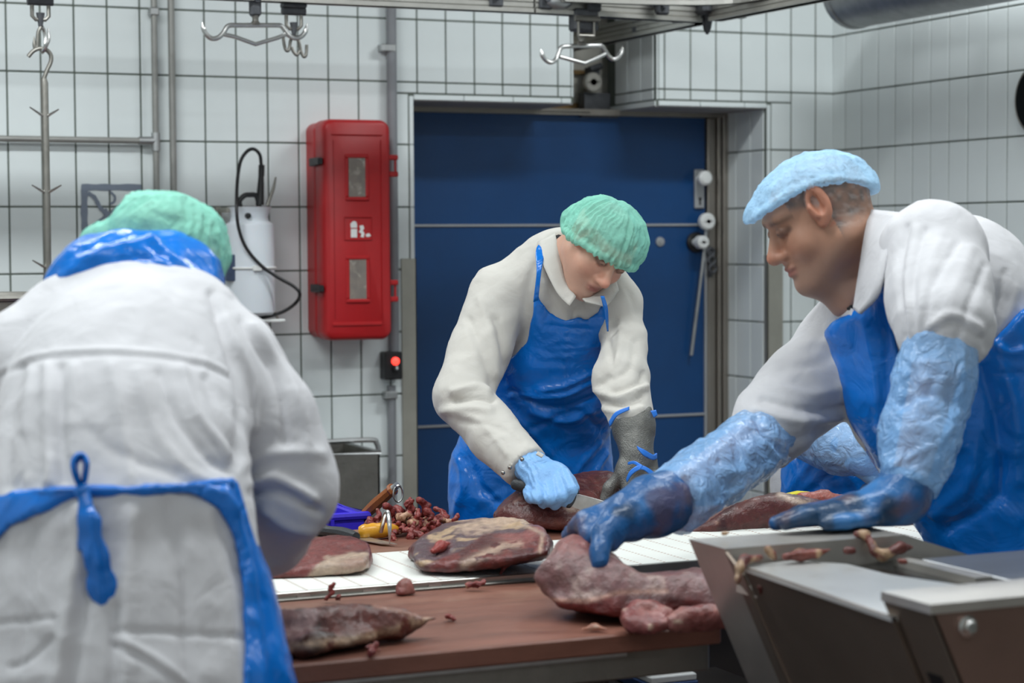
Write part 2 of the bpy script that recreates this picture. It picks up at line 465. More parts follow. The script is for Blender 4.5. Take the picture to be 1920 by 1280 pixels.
# ------------------------------------------------------------------ door
door = empty('door_1', (1.95, RY + .01, 0), 'wide blue cold room door with pale cross strips', 'door', kind='structure')
DX0, DX1, DT = 1.30, 2.522, 2.036
MB().box((DX0, RY + .012, 0.03), (DX1, RY + .07, DT)).build('leaf', M['door'], door, smooth=0)
for z in (1.654, .972): MB().box((DX0, RY + .004, z - .0045), (DX1, RY + .013, z + .0045), .002).build('strip', M['strip'], door, smooth=0)
fr = MB()
fr.box((D0, RY - .02, DT), (D1, RY + .09, SOF - .001)).box((D0, RY - .03, DT + .012), (2.05, RY - .02, DT + .02))
fr.build('frame_head', M['frame'], door, smooth=0)
MB().box((DX1 + .004, RY - .004, 0), (2.558, RY + .08, DT), .003).build('frame_post', M['frame'], door)
MB().box((2.56, RY - .018, 0), (2.575, RY + .08, DT + .012), .003).build('frame_post', M['frame'], door)
MB().box((2.578, RY - .026, 0), (2.600, RY + .08, DT + .012), .003).build('frame_post', M['frame'], door)
MB().box((DX1 - .006, RY + .0, .03), (DX1 + .003, RY + .014, 1.62), .002).build('edge_strip', M['strip'], door)
# handle plate, knobs
def ry(px, py, dy=0.): return onY(px, py, RY + dy)
pl = ry(1312, 354)
hp = MB().box((pl[0] - .019, RY - .002, pl[2] - .07), (pl[0] + .019, RY + .012, pl[2] + .07), .003).build('handle_plate', M['strip'], door)
kn = ry(1322, 334, -.05)
MB().lathe((kn[0], RY - .0, kn[2]), (0, -1, 0), [(0, .01), (.03, .01), (.032, .016), (.04, .026), (.056, .026), (.064, .018), (.066, .001)]).build('knob', M['white_pl'], hp)
kh = ry(1312, 377)
MB().lathe((kh[0], RY - .0, kh[2] + .008), (0, -1, 0), [(0, .006), (.004, .006)]).box((kh[0] - .003, RY - .004, kh[2] - .014), (kh[0] + .003, RY, kh[2] + .006)).build('keyhole', M['black_pl'], hp)
lk = ry(1240, 453)
MB().lathe((lk[0], RY + .013, lk[2]), (0, -1, 0), [(0, .017), (.008, .016), (.009, .009), (.014, .008)]).build('lock_rosette', M['strip'], door)
k2 = ry(1327, 415, -.05)
MB().lathe((k2[0], RY, k2[2]), (0, -1, 0), [(0, .012), (.03, .012), (.034, .03), (.052, .03), (.058, .024), (.058, .008), (.05, .007)]).build('roller_knob', M['white_pl'], door)
k3 = ry(1306, 454); k4 = ry(1322, 454, -.06)
MB().lathe((k3[0], RY + .012, k3[2]), (0, -1, 0), [(0, .036), (.012, .036), (.018, .03), (.02, .001)]).build('black_disc', M['black_pl'], door)
MB().lathe((k4[0] - .012, RY - .02, k4[2]), (0, -1, 0), [(-.02, .012), (.02, .014), (.022, .024), (.05, .023), (.054, .018), (.054, .006), (.048, .005)]).build('release_knob', M['white_pl'], door)
rodp = [ry(1325, 425, -.02), ry(1319, 480, -.025), ry(1308, 570, -.02), ry(1296, 666, -.012)]
MB().tube(rodp, .0065).build('lever_rod', M['galv'], door)
ltc = ry(1335, 488, -.02)
lb = MB()
for q in range(3):
    lb.tube(arc((ltc[0], RY - .012 - .006 * q, ltc[2] + .03 - .03 * q), .014, 0, 2 * math.pi, (1, 0, 0), (0, 0, 1), 13)[:-1], .005, 6, close=True)
lb.box((ltc[0] - .006, RY - .01, ltc[2] - .06), (ltc[0] + .008, RY, ltc[2] + .05)).build('latch_catch', M['iron'], door)
# wheel and trolley parts up in the slot
sw = empty('rail_stop', (2.10, .33, 2.07), 'dark rail bracket with pale roller in the slot above door', 'bracket')
MB().box((2.02, .27, 2.03), (2.165, .40, 2.055)).box((2.06, .33, 2.055), (2.16, .38, 2.12)).build('bracket', M['iron'], sw)
MB().lathe((2.085, .33, 2.155), (0, -1, 0), [(0, .034), (.02, .034), (.024, .03), (.024, .012), (.02, .011)]).build('roller', M['wheel'], sw)
MB().box((2.085, .34, 2.13), (2.125, .38, 2.21)).tube([(2.08, .33, 2.20), (2.13, .34, 2.215)], .012, 8).build('arm', M['iron'], sw)
# corner guards
for (x0, x1, lab) in ((1.237, D0 + .002, 'steel corner guard on the door edge below the switch box'), (D1 - .002, 2.662, 'steel corner guard on the right edge of door niche')):
    ins = x0 > 2
    g = MB().box((x0, -.011, 0), (x1, -.005, 1.546), .001)
    xx = (x0, x0 + .005) if ins else (x1 - .005, x1)
    g.box((xx[0], -.011, 0), (xx[1], .05, 1.546), .001)
    tag(g.build('corner_guard', M['guard']), lab, 'corner guard')
# ------------------------------------------------------------------ pipes on the wall
def pipe(name, pts, r, label, m, clips=(), cat='pipe', axis=0):
    o = empty(name, pts[0], label, cat)
    MB().tube(pts, r, 12).build('tube', M[m], o)
    for c in clips:
        c = np.array(c); mb = MB().box(c - np.array([r * 1.5, r * 1.3, .012]), c + np.array([r * 1.5, r * 2, .012]), .003); mb.build('pipe_clip', M['galv'], o)
    return o
pv = .445 + .012
pipe('water_pipe', [(pv - .02, -.03, CEIL), (pv - .02, -.03, 1.72), (pv - .02, -.03, 1.2)], .0095, 'thin grey upright pipe with tee, left of its twin', 'pipe', [(pv - .02, -.03, 2.3)])
pipe('water_pipe', [(.49, -.03, CEIL), (.49, -.03, .9)], .0105, 'thin grey upright pipe right beside the tee pipe', 'pipe')
hp_ = empty('cross_pipe', (-.2, -.03, 1.912), 'thin level grey pipe ending at the upright tee pipe', 'pipe')
MB().tube([(-2.5, -.03, 1.913), (.43, -.03, 1.910)], .0095, 12).build('tube', M['pipe'], hp_)
MB().tube([(.385, -.03, 1.91), (.44, -.03, 1.91)], .013, 12).tube([(pv - .02, -.03, 1.935), (pv - .02, -.03, 1.88)], .0135, 12).build('tee_fitting', M['galv'], hp_)
cd = pipe('cable_conduit', [(1.205, -.024, CEIL), (1.205, -.024, 1.25)], .0165, 'grey plastic conduit running down to the switch box', 'conduit', [(1.19, -.02, 2.215)], 'conduit')
cd2 = pipe('cable_conduit', [(1.196, -.02, 1.14), (1.196, -.02, .08)], .014, 'grey conduit below the switch box with red lamp', 'conduit', [(1.19, -.02, 1.11)], 'conduit')
pipe('cable', [(1.197, -.02, 1.27), (1.195, -.03, 1.24), (1.195, -.02, 1.22)], .006, 'thin cable entering the switch box from above', 'pipe', cat='cable')
# switch box
s0, s1 = onY(722, 660, -.055), onY(755, 711, -.055)
sb = empty('switch_box', (s0[0], 0, s1[2]), 'small black switch box with glowing red lamp', 'switch')
MB().box((s0[0], -.055, s1[2]), (s1[0], -.004, s0[2]), .004).build('housing', M['black_pl'], sb)
rl = onY(742, 677, -.06)
MB().lathe((rl[0], -.055, rl[2]), (0, -1, 0), [(0, .013), (.006, .013), (.01, .009), (.012, .001)]).build('lamp', M['redlamp'], sb)
rk = onY(743, 691, -.06)
MB().lathe((rk[0], -.055, rk[2]), (0, -1, 0), [(0, .012), (.01, .011), (.011, .001)]).build('rotary_switch', M['black_pl'], sb)
MB().box((rk[0] - .003, -.068, rk[2] - .002), (rk[0] + .003, -.064, rk[2] + .008)).build('pointer', M['white_pl'], sb)
# ------------------------------------------------------------------ stencil on the tiles
st_ = empty('wall_stencil', (.22, -.005, 1.5), 'grey blue painted square sign behind the green cap, leftmost on the wall', 'painted sign')
def wpt(px, py): q = onY(px, py, -.006); return q
SN = [0]
def stroke(pts, w, nm='stroke'):
    mb = MB(); SN[0] += 1
    q = spline([wpt(*p) for p in pts], 5)
    L, R_ = [], []
    for i, c in enumerate(q):
        t = q[min(i + 1, len(q) - 1)] - q[max(i - 1, 0)]; t /= np.linalg.norm(t)
        nn = np.array([-t[2], 0, t[0]]); ww = w * .5 * (1 + .12 * math.sin(i * 1.7)) / 570
        L.append(c + nn * ww); R_.append(c - nn * ww)
    dy = np.array([0, -.00025 * SN[0], 0]); mb.prism([p + dy for p in L + R_[::-1]], (0, 1, 0), .0016)
    return mb.build(nm, M['paint'], st_, smooth=0)
stroke([(154, 351), (200, 351), (265, 351)], 11, 'border'); stroke([(159, 346), (158, 400), (160, 440), (161, 478)], 11, 'border')
stroke([(259, 350), (260, 400), (259, 478)], 11, 'border'); stroke([(158, 474), (262, 474)], 11, 'border')
stroke([(165, 362), (177, 370), (186, 386), (197, 400), (212, 420), (250, 464)], 7); stroke([(207, 360), (215, 368), (214, 378), (206, 382)], 4)
stroke([(174, 424), (186, 414), (205, 400), (228, 384)], 5); stroke([(195, 392), (200, 400), (198, 404)], 8)
# ------------------------------------------------------------------ fire extinguisher cabinet
FX0, FX1, FZ0, FZ1, FD = .998, 1.221, 1.288, 2.00, .19
a_, b_ = onY(607, 222, -FD), onY(737, 636, -FD)
FX0, FX1, FZ1, FZ0 = a_[0], b_[0], a_[2], b_[2]
fc = empty('extinguisher_cabinet', (FX0, 0, FZ0), 'tall red plastic extinguisher cabinet on the tiles', 'cabinet')
def rbox_loft(x0, x1, z0, z1, ys, rs, ins, n=6):
    """rounded-rectangle loft along -y: ys depth, corner radius rs, inset ins"""
    mb = MB(); rings = []
    for y, r, q in zip(ys, rs, ins):
        ring = []
        for (cx, cz, a) in ((x1 - q - r, z1 - q - r, 0), (x0 + q + r, z1 - q - r, 90), (x0 + q + r, z0 + q + r, 180), (x1 - q - r, z0 + q + r, 270)):
            for k in range(n + 1):
                t = math.radians(a + 90 * k / n); ring.append((cx + r * math.cos(t), y, cz + r * math.sin(t)))
        rings.append(ring)
    m = len(rings[0]); vs = [p for r in rings for p in r]; fs = []
    for i in range(len(rings) - 1):
        for k in range(m): fs.append((i * m + k, i * m + (k + 1) % m, (i + 1) * m + (k + 1) % m, (i + 1) * m + k))
    fs.append(tuple(range(m))[::-1]); fs.append(tuple((len(rings) - 1) * m + k for k in range(m)))
    return mb.add(vs, fs)
rbox_loft(FX0, FX1, FZ0, FZ1, [-.004, -.07, -.095, -.10], [.03] * 4, [.004, .004, .0, .004]).build('body', M['red'], fc, smooth=50)
dr = rbox_loft(FX0, FX1, FZ0, FZ1, [-.102, -.107, -.165, -.182, -.188], [.03, .03, .03, .028, .024], [.003, 0, .0, .004, .012]).build('door', M['red'], fc, smooth=50)
fy = -.188
def fpt(px, py): return onY(px, py, fy)
def recess(px0, py0, px1, py1, glass):
    p0, p1 = fpt(px0, py0), fpt(px1, py1)
    x0, x1, z1, z0 = p0[0], p1[0], p0[2], p1[2]
    r = .012
    for (A, B) in (((x0 - r, fy - .004, z1), (x1 + r, fy + .01, z1 + r)), ((x0 - r, fy - .006, z0 - r), (x1 + r, fy + .01, z0)),
                   ((x0 - r, fy - .004, z0), (x0, fy + .01, z1)), ((x1, fy - .004, z0), (x1 + r, fy + .01, z1))):
        MB().box(A, B, .003).build('window_rim', M['red'], dr)
    MB().box((x0, fy - .0012, z0), (x1, fy + .004, z1)).build('window_back', M['inside'], dr, smooth=0)
    MB().box((x0, fy - .0032, z0), (x1, fy - .002, z1)).build('window_pane', M['glass'], dr, smooth=0)
recess(653, 296, 685, 369, True); recess(655, 487, 687, 560, True)
# panel grooves and label field
for (p0, p1) in (((620, 251), (717, 254)), ((623, 605), (716, 609))):
    a, b = fpt(*p0), fpt(*p1); MB().box((a[0], fy - .004, b[2]), (b[0], fy + .004, a[2]), .0015).build('rib', M['red'], dr)
for px in (627, 716):
    a, b = fpt(px - 2, 262), fpt(px + 1, 598); MB().box((a[0], fy - .0025, b[2]), (b[0], fy + .004, a[2]), .001).build('rib', M['red'], dr)
a, b = fpt(645, 406), fpt(698, 450)
for (A, B) in (((a[0], fy - .004, a[2] - .003), (b[0], fy + .004, a[2])), ((a[0], fy - .004, b[2]), (b[0], fy + .004, b[2] + .003)), ((a[0], fy - .003, b[2]), (a[0] + .002, fy + .004, a[2])), ((b[0] - .002, fy - .003, b[2]), (b[0], fy + .004, a[2]))):
    MB().box(A, B, .001).build('label_rim', M['red'], dr)
def patch(poly, nm='pictogram', m='white_pl'):
    MB().prism([onY(x, y, fy - .0012) for x, y in poly], (0, 1, 0), .0015).build(nm, M[m], dr, smooth=0)
patch([(658, 445), (658, 429), (669.5, 429), (669.5, 445)]); patch([(658, 427), (657, 420), (660, 416), (664, 414), (668, 416), (669.5, 421), (669.5, 427)])
patch([(674, 423), (681, 422), (683, 428), (680, 432), (683.5, 437), (682, 445), (676, 444), (678, 438), (673, 435), (676, 430)])
patch([(686, 439), (692, 437), (696, 442), (690, 444), (686, 443)])
for py in (304, 540):            # latches on the left side, hinges on the right
    c = onX(590, py, FX0)
    y1 = -.11 if True else 0
    lt = MB().box((FX0 - .012, -.135, c[2] - .013), (FX0 + .002, -.075, c[2] + .013), .003).build('latch', M['black_pl'], fc)
    MB().box((FX0 - .018, -.185, c[2] - .011), (FX0 - .002, -.13, c[2] + .011), .003).build('latch_hook', M['black_pl'], lt)
for py in (311, 545):
    c = onY(740, py, -.16)
    hg = MB().tube([(c[0], -.165, c[2] - .03), (c[0], -.165, c[2] + .03)], .004, 8).build('hinge', M['red'], fc)
    for dz in (-.026, .026): MB().box((FX1 - .004, -.176, c[2] + dz - .008), (c[0] + .007, -.15, c[2] + dz + .008), .003).build('hinge_lug', M['red'], hg)
# ------------------------------------------------------------------ pressure sprayer on its bracket
YS = -.12
sp0, sp1 = onY(424, 500, YS), onY(513, 500, YS); rS = (sp1[0] - sp0[0]) / 2; cxS = (sp0[0] + sp1[0]) / 2
zT, zB = onY(468, 388, YS)[2], onY(468, 590, YS)[2]
sp = empty('pressure_sprayer', (cxS, YS, zB), 'white plastic pressure sprayer bottle with black hose', 'sprayer')
bod = MB().lathe((cxS, YS, zB), (0, 0, 1), [(0, rS * .9), (.008, rS), (zT - zB - .062, rS), (zT - zB - .052, rS * .97), (zT - zB - .044, rS * .8), (zT - zB - .03, rS * .76), (zT - zB - .008, rS * .86), (zT - zB, rS * .9), (zT - zB + .001, .01)], 32).build('bottle', M['sprayer'], sp)
vl = onY(468, 404, YS - rS)
MB().lathe((vl[0], YS - rS * .72, vl[2]), (0, -1, 0), [(0, .009), (.012, .008), (.013, .001)], 14).build('valve', M['black_pl'], sp)
h0 = onY(451, 384, YS); h1 = onY(486, 384, YS)
MB().tube(spline([(h0[0], YS, zT - .005), (h0[0] - .003, YS, zT + .018), (h0[0] + .012, YS, zT + .034), (cxS, YS, zT + .037), (h1[0] - .008, YS, zT + .033), (h1[0], YS, zT - .005)], 5), .008, 10).build('pump_handle', M['black_pl'], sp)
def q(px, py, y): return onY(px, py, y)
MB().tube([q(487, 384, YS), q(489, 345, YS), q(490, 314, YS)], [.013, .010, .007], 10).tube([q(490, 330, YS), q(490.5, 309, YS)], .0095, 10).build('spray_grip', M['black_pl'], sp)
MB().tube([q(501, 385, YS), q(513, 352, YS), q(517, 332, YS)], [.006, .005, .003], 8).build('lance', M['steel_d'], sp)
hose = [(490, 310), (487, 290), (476, 279.5), (463, 284), (451, 303), (445, 340), (443.5, 390), (448, 430), (462, 465), (488, 496), (520, 519), (550, 536), (562, 550), (556, 566), (535, 582), (508, 592), (485, 596)]
MB().tube(spline([q(x, y, YS - .085 if 6 <= i <= 12 else YS - .03) for i, (x, y) in enumerate(hose)], 6), .0055, 8).build('hose', M['black_pl'], sp)
lb0 = onY(424, 477, YS); MB().box((cxS - rS - .012, YS - rS * .6, lb0[2] - .08), (cxS - rS * .62, YS + .0, lb0[2]), .002).build('instruction_label', mat('dark blue label', srgb(52, 66, 92), .5, var=.3, vscale=60), bod)
bz = onY(468, 502, YS)[2]
MB().tube([(cxS + (rS + .003) * math.cos(a), YS + (rS + .003) * math.sin(a), bz) for a in np.linspace(0, 2 * math.pi, 33)[:-1]], .0035, 8, close=True).box((cxS - .014, YS - rS - .009, bz - .009), (cxS + .014, YS - rS + .002, bz + .008), .002).build('strap', M['white_pl'], sp)
bk = empty('sprayer_bracket', (cxS - rS - .02, -.02, zB), 'steel wall bracket holding the white sprayer', 'bracket')
bx = onY(411, 400, -.03)[0]
MB().box((bx - .008, -.03, zB - .02), (bx + .008, -.005, zT + .003), .003).build('back_bar', M['guard'], bk)
MB().box((bx - .004, -.13, zT - .016), (bx + .004, -.02, zT - .002), .002).box((bx, -.13, zT - .016), (bx + .03, -.122, zT - .004), .002).build('arm', M['guard'], bk)
fz = onY(520, 600, YS)[2]
MB().box((cxS - .07, YS - .05, fz - .004), (cxS + rS + .02, -.01, fz + .005), .002).build('shelf', M['white_pl'], bk)
MB().tube([(cxS + rS + .01, -.02, fz + .07), (cxS + rS + .014, YS, fz)], .004, 8).build('stay', M['guard'], bk)
# ------------------------------------------------------------------ steel wash basin under the cabinet
YK = -.34
k0, k1 = onY(606, 853, YK), onY(712, 856, YK); zk1 = k0[2]; zk0 = .42
kb = empty('wash_basin', (k0[0], YK, zk0), 'grey steel knee wash basin below the red cabinet', 'basin')
kx0, kx1 = k0[0] - .1, k1[0]
t = .006
mbk = MB().box((kx0, YK, zk0), (kx1, YK + t, zk1)).box((kx0, -.02 - t, zk0), (kx1, -.02, zk1)).box((kx0, YK, zk0), (kx0 + t, -.02, zk1)).box((kx1 - t, YK, zk0), (kx1, -.02, zk1)).box((kx0, YK, zk0), (kx1, -.02, zk0 + t))
mbk.build('bowl', M['steel_d'], kb, smooth=0)
MB().tube([(kx0, YK, zk1), (kx1, YK, zk1), (kx1, -.02, zk1), (kx0, -.02, zk1)], .006, 8, close=True).build('rim', M['galv'], kb)
zh = onY(660, 826, -.1)[2]
hx = onY(709, 830, -.1)[0]
MB().tube(spline([(kx0 + .02, -.1, zk1 - .03), (kx0 + .02, -.1, zh - .02), (kx0 + .05, -.1, zh), (kx0 + .15, -.1, zh), (hx - .03, -.1, zh), (hx - .006, -.1, zh - .012), (hx, -.1, zh - .03), (hx, -.1, zk1 - .03)], 6), .0085, 10).build('tube_handle', M['galv'], kb)
for x in (kx0 + .06, kx1 - .1): MB().box((x, -.2, 0), (x + .06, -.12, zk0)).build('stand', M['steel_d'], kb, smooth=0)
# ------------------------------------------------------------------ overhead rails
ZRL = 2.272
def rail_prof(mb, p, q, w=.05, h=.062):
    """ribbed rail between two points (level)"""
    p, q = np.array(p, float), np.array(q, float); t = (q - p); L = np.linalg.norm(t); t /= L; s = np.array([-t[1], t[0], 0])
    for k, (z0, z1, ww) in enumerate([(0, .012, w), (.016, .028, w * .86), (.032, .044, w * .92), (.048, .062, w)]):
        c = [p + s * ww / 2, p - s * ww / 2, q - s * ww / 2, q + s * ww / 2]
        mb.prism([a + np.array([0, 0, z0]) for a in c], (0, 0, 1), z1 - z0)
    c = [p + s * w * .3, p - s * w * .3, q - s * w * .3, q + s * w * .3]
    mb.prism(c, (0, 0, 1), .06)
    return mb
YA = onZ(560, 8, ZRL)[1]; XB = 2.045
ra = empty('overhead_rail', (.5, YA, ZRL), 'ribbed metal overhead rail running along the tiled back wall', 'rail')
YA = -.62; jx = XB - .42
rail_prof(MB(), (-2.4, YA, ZRL), (1.42, YA, ZRL)).build('rail_bar', M['alu'], ra, smooth=0)
rail_prof(MB(), (1.424, YA, ZRL), (XB - .03, YA + .055, ZRL)).build('merging_bar', M['alu'], ra, smooth=0)
mbc = MB(); cs = spline([np.array([1.5, YA - .06, ZRL + .03]), np.array([1.72, YA - .075, ZRL + .03]), np.array([1.9, YA - .12, ZRL + .03]), np.array([2.0, YA - .2, ZRL + .03]), np.array([XB - .01, YA - .34, ZRL + .03])], 4)
for a, b in zip(cs[:-1], cs[1:]): rail_prof(mbc, a, b, .03)
mbc.build('curved_bar', M['alu'], ra, smooth=0)
rb = empty('overhead_rail', (XB, -.5, ZRL), 'ribbed metal overhead rail passing through the slot above door', 'rail')
rail_prof(MB(), (XB, .42, ZRL), (XB, -.52, ZRL)).build('rail_bar', M['alu'], rb, smooth=0)
rail_prof(MB(), (XB, -.62, ZRL), (XB + .06, -3.0, ZRL)).build('rail_bar', M['alu'], rb, smooth=0)
MB().box((XB - .05, -.64, ZRL + .02), (XB + .05, -.50, ZRL + .08), .01).tube([(XB, -.57, ZRL + .02), (XB, -.57, ZRL - .02), (XB, -.57, ZRL - .035)], [.02, .012, .004], 8).build('switch_tongue', M['iron'], rb)
for (x, y) in ((XB - .06, -.50), (XB + .05, -.68), (XB + .04, -1.0), (XB, -.12)):
    MB().box((x - .022, y - .02, ZRL + .005), (x + .022, y + .02, ZRL + .25), .006).tube([(x, y - .03, ZRL + .035), (x, y + .03, ZRL + .035)], .011, 8).build('hanger', M['iron'], rb)
for x in (1.30, 1.46, 1.62, 1.85, -.9):
    MB().box((x - .022, YA - .03, ZRL + .01), (x + .022, YA - .008, ZRL + .2), .006).tube([(x, YA - .04, ZRL + .04), (x, YA + .02, ZRL + .04)], .010, 8).build('hanger', M['iron'], ra)
MB().sphere((1.5, YA - .02, ZRL + .035), .03, 12, 8, sc3=(1.6, .7, .8)).build('weld_plate', M['galv'], ra)
for x in (-1.5, .2, 1.2):
    MB().tube([(x, YA, ZRL + .06), (x, YA, CEIL)], .014, 8).build('drop_rod', M['galv'], ra)
# ------------------------------------------------------------------ trolleys with hooks
def trolley_front(name, c, label, wide=.022):
    """forked trolley foot, seen front on; c is the eye under the fork"""
    x, y, z = c
    o = empty(name, c, label, 'hook')
    MB().box((x - .02, y - .012, z + .062), (x + .02, y + .012, ZRL + .01), .004).box((x - .034, y - .02, ZRL - .012), (x + .034, y + .02, ZRL + .002), .003).build('shank', M['iron'], o)
    MB().tube([(x - wide - .012, y, z + .055), (x + wide + .012, y, z + .055)], .012, 10).build('axle', M['iron'], o)
    MB().tube([(x - wide, y, z + .058), (x - wide, y, z + .015), (x - wide * .6, y, z + .006), (x + wide * .6, y, z + .006), (x + wide, y, z + .015), (x + wide, y, z + .058)], .0055, 8).build('fork', M['steel_d'], o)
    MB().tube([(x, y, z + .024), (x, y, z - .012)], [.012, .006], 8).build('swivel_bolt', M['iron'], o)
    return o
def pts_from(pxs, y): return [onY(px, py, y) for px, py in pxs]
# left: double hook carrying the long spiked rod
yh = YA + .02
c = onY(76, 41, yh); th = trolley_front('rail_hook', c, 'dark forked trolley with double hook holding the spiked rod')
MB().tube(spline(pts_from([(77, 50), (72, 60), (70.5, 75), (70, 88), (67, 92), (64.5, 85), (64, 68)], yh), 5), [.0052] * 26 + [.005, .004, .003, .002, .001], 8).build('hook', M['steel_d'], th)
MB().tube(spline([onY(78, 50, yh), onY(82.5, 58, yh + .01), onY(85.5, 75, yh + .01), onY(84, 90, yh), onY(79, 98, yh - .02), onY(86, 86, yh - .03), onY(91, 72, yh - .03), onY(90, 52, yh - .03)], 5), [.0055] * 31 + [.005, .004, .003, .002, .001], 8).build('hook', M['chrome'], th)
gr = empty('spiked_rod', onY(83, 500, yh - .01), 'long hanging steel rod with paired spikes', 'hanging rod')
yr = yh - .012
MB().tube(spline(pts_from([(53, 106), (62, 96), (74, 91), (86, 93), (95, 103), (95, 116), (88, 132), (82, 148)], yr), 6), .0058, 10).build('top_hook', M['steel_d'], gr)
MB().tube(pts_from([(82, 147), (83, 156), (88, 420), (91, 640)], yr), [.008, .0105, .0105, .0105], 12).build('rod', M['steel_d'], gr)
for (lx, ly, rx, ry_, my) in ((56, 201, 110, 205, 220), (60, 347, 115, 347, 363), (61, 488, 120, 484, 504), (64, 640, 124, 636, 655)):
    m = onY(84 + (my - 200) * .018, my, yr)
    for ex, ey in ((lx, ly), (rx, ry_)):
        MB().tube([m, onY(ex, ey, yr - .03)], [.0048, .002], 8).build('spike', M['chrome'], gr)
# gambrels
def gambrel(name, pxs_top, pxs_low, y, label, neck_px):
    o = empty(name, onY(*neck_px, y), label, 'gambrel')
    mb = MB(); s = spline(pts_from(pxs_top, y), 5); r = [.0068] * len(s)
    for k in range(4): r[k] = .0015 + .0013 * k; r[-1 - k] = .0015 + .0013 * k
    mb.tube(s, r, 10).build('hook_bar', M['chrome'], o)
    MB().tube(pts_from(pxs_low, y), .006, 10).build('brace', M['chrome'], o)
    n = onY(*neck_px, y)
    MB().lathe(n + np.array([0, 0, -.002]), (0, 0, 1), [(0, .012), (.006, .014), (.012, .009), (.02, .009), (.024, .011), (.03, .011)], 12).build('swivel', M['steel_d'], o)
    return o, n
g1, n1 = gambrel('gambrel_hook', [(379.5, 42), (382, 55), (388, 66), (398, 72.5), (410, 70), (419, 61), (425, 51), (432, 47.5), (445, 47.5), (480, 47.5), (518, 47.5), (527, 49), (534, 57), (541, 66), (552, 71.5), (563, 69.5), (572, 60), (576, 44)],
                 [(418, 64), (440, 69), (479, 83), (520, 71), (537, 64)], YA, 'polished double ended gambrel hook left of the red cabinet', (479, 46))
MB().box((n1[0] - .016, YA - .014, n1[2] + .022), (n1[0] + .015, YA + .014, n1[2] + .085), .006).tube([(n1[0], YA - .025, n1[2] + .072), (n1[0], YA + .02, n1[2] + .072)], .012, 10).box((n1[0] - .01, YA - .008, n1[2] + .08), (n1[0] + .01, YA + .008, ZRL + .02)).build('trolley', M['iron'], g1)
c = onY(551, 58, YA + .02); t2 = trolley_front('rail_hook', c, 'dark forked trolley with double hook behind the gambrel')
for pp in ([(551, 66), (545, 76), (543, 88), (540, 95), (535, 92), (532, 78), (531, 70)], [(552, 66), (560, 78), (564, 95), (569, 106), (574, 102), (575, 84)], [(546, 88), (551, 98), (557, 103), (562, 96), (557, 104)]):
    MB().tube(spline(pts_from(pp, YA + .02), 5), .0048, 8).build('hook', M['steel_d'], t2)
yg = YA
g2, n2 = gambrel('gambrel_hook', [(1013.5, 92), (1017, 104), (1024, 113), (1033, 117), (1042, 112), (1047, 100), (1051, 90), (1059, 87), (1075, 86.5), (1095, 86), (1120, 85), (1129, 87), (1136, 97), (1142, 106), (1150, 111), (1160, 106), (1166, 96), (1167, 85)],
                 [(1049, 106), (1070, 112), (1096, 118.5), (1120, 108), (1139, 99)], yg, 'polished gambrel hook hanging in front of the slot above door', (1090, 84))
MB().box((n2[0] - .03, yg - .02, n2[2] + .04), (n2[0] + .05, yg + .03, ZRL + .02), .006).build('trolley', M['iron'], g2)
MB().tube([(n2[0] - .035, yg - .03, n2[2] + .075), (n2[0] + .045, yg - .03, n2[2] + .075)], .009, 8).tube([(n2[0] - .022, yg - .025, n2[2] + .075), (n2[0] - .022, yg - .025, n2[2] + .025), (n2[0] + .03, yg - .025, n2[2] + .025), (n2[0] + .03, yg - .025, n2[2] + .075)], .005, 8).build('fork', M['steel_d'], g2)
# ------------------------------------------------------------------ duct and dial on the right
dk = empty('air_duct', (2.62, -1.5, 2.39), 'round galvanised air duct under the ceiling at upper right', 'duct')
MB().tube([(2.62, -.50, 2.395), (2.62, -2.0, 2.395), (2.62, -5.0, 2.395)], .113, 32).build('duct_tube', M['galv'], dk)
for y in (-.52, -2.1, -3.6): MB().tube([(2.62, y - .012, 2.395), (2.62, y + .012, 2.395)], .1165, 32).build('joint_band', M['galv'], dk)
MB().tube([(2.62, -1.9, 2.5), (2.62, -1.9, CEIL)], .01, 8).build('hanger_rod', M['galv'], dk)
wc = onX(1903, 190, XR - .03); RC = .105
cl = empty('wall_dial', (XR - .03, wc[1] - RC, wc[2]), 'round black dial with thin metal rim at right edge', 'clock')
MB().tube([(XR - .026, wc[1] - RC + RC * math.cos(t), wc[2] + RC * math.sin(t)) for t in np.linspace(0, 2 * math.pi, 49)[:-1]], .0045, 8, close=True).build('rim', M['steel_d'], cl)
MB().lathe((XR - .006, wc[1] - RC, wc[2]), (-1, 0, 0), [(0, RC - .006), (.026, RC - .006), (.0262, .001)], 40).build('face', M['clock'], cl)
MB().lathe((XR - .03, wc[1] - RC, wc[2]), (-1, 0, 0), [(0, .012), (.006, .012), (.0062, .001)], 16).build('hub', M['white_pl'], cl)
# ------------------------------------------------------------------ cutting table with conveyor
ZT = 1.0
TX0, TX1, TF, TB = -1.3, .49, -3.385, -2.13
TX1 = onZ(1366, 1175, ZT)[0]
CF, CB = -2.885, -2.525
tb = empty('cutting_table', (0, -3.2, 0), 'long steel framed cutting table with red brown boards', 'table')
MB().box((TX0, TF, ZT - .03), (TX1, CF - .006, ZT), .003).build('front_board', M['board'], tb, smooth=0)
MB().box((TX0, CB + .004, ZT - .03), (2.3, TB, ZT), .003).build('rear_board', M['board'], tb, smooth=0)
MB().box((TX0, TF + .02, ZT - .075), (TX1 - .01, TF + .06, ZT - .031), .003).build('front_beam', M['steel_d'], tb, smooth=0)
MB().box((TX0, TF + .012, ZT - .038), (TX1 - .16, TF + .05, ZT - .0305), .001).build('edge_bar', M['galv'], tb, smooth=0)
MB().box((TX0, TB - .06, ZT - .075), (2.28, TB - .02, ZT - .031), .003).build('rear_beam', M['steel_d'], tb, smooth=0)
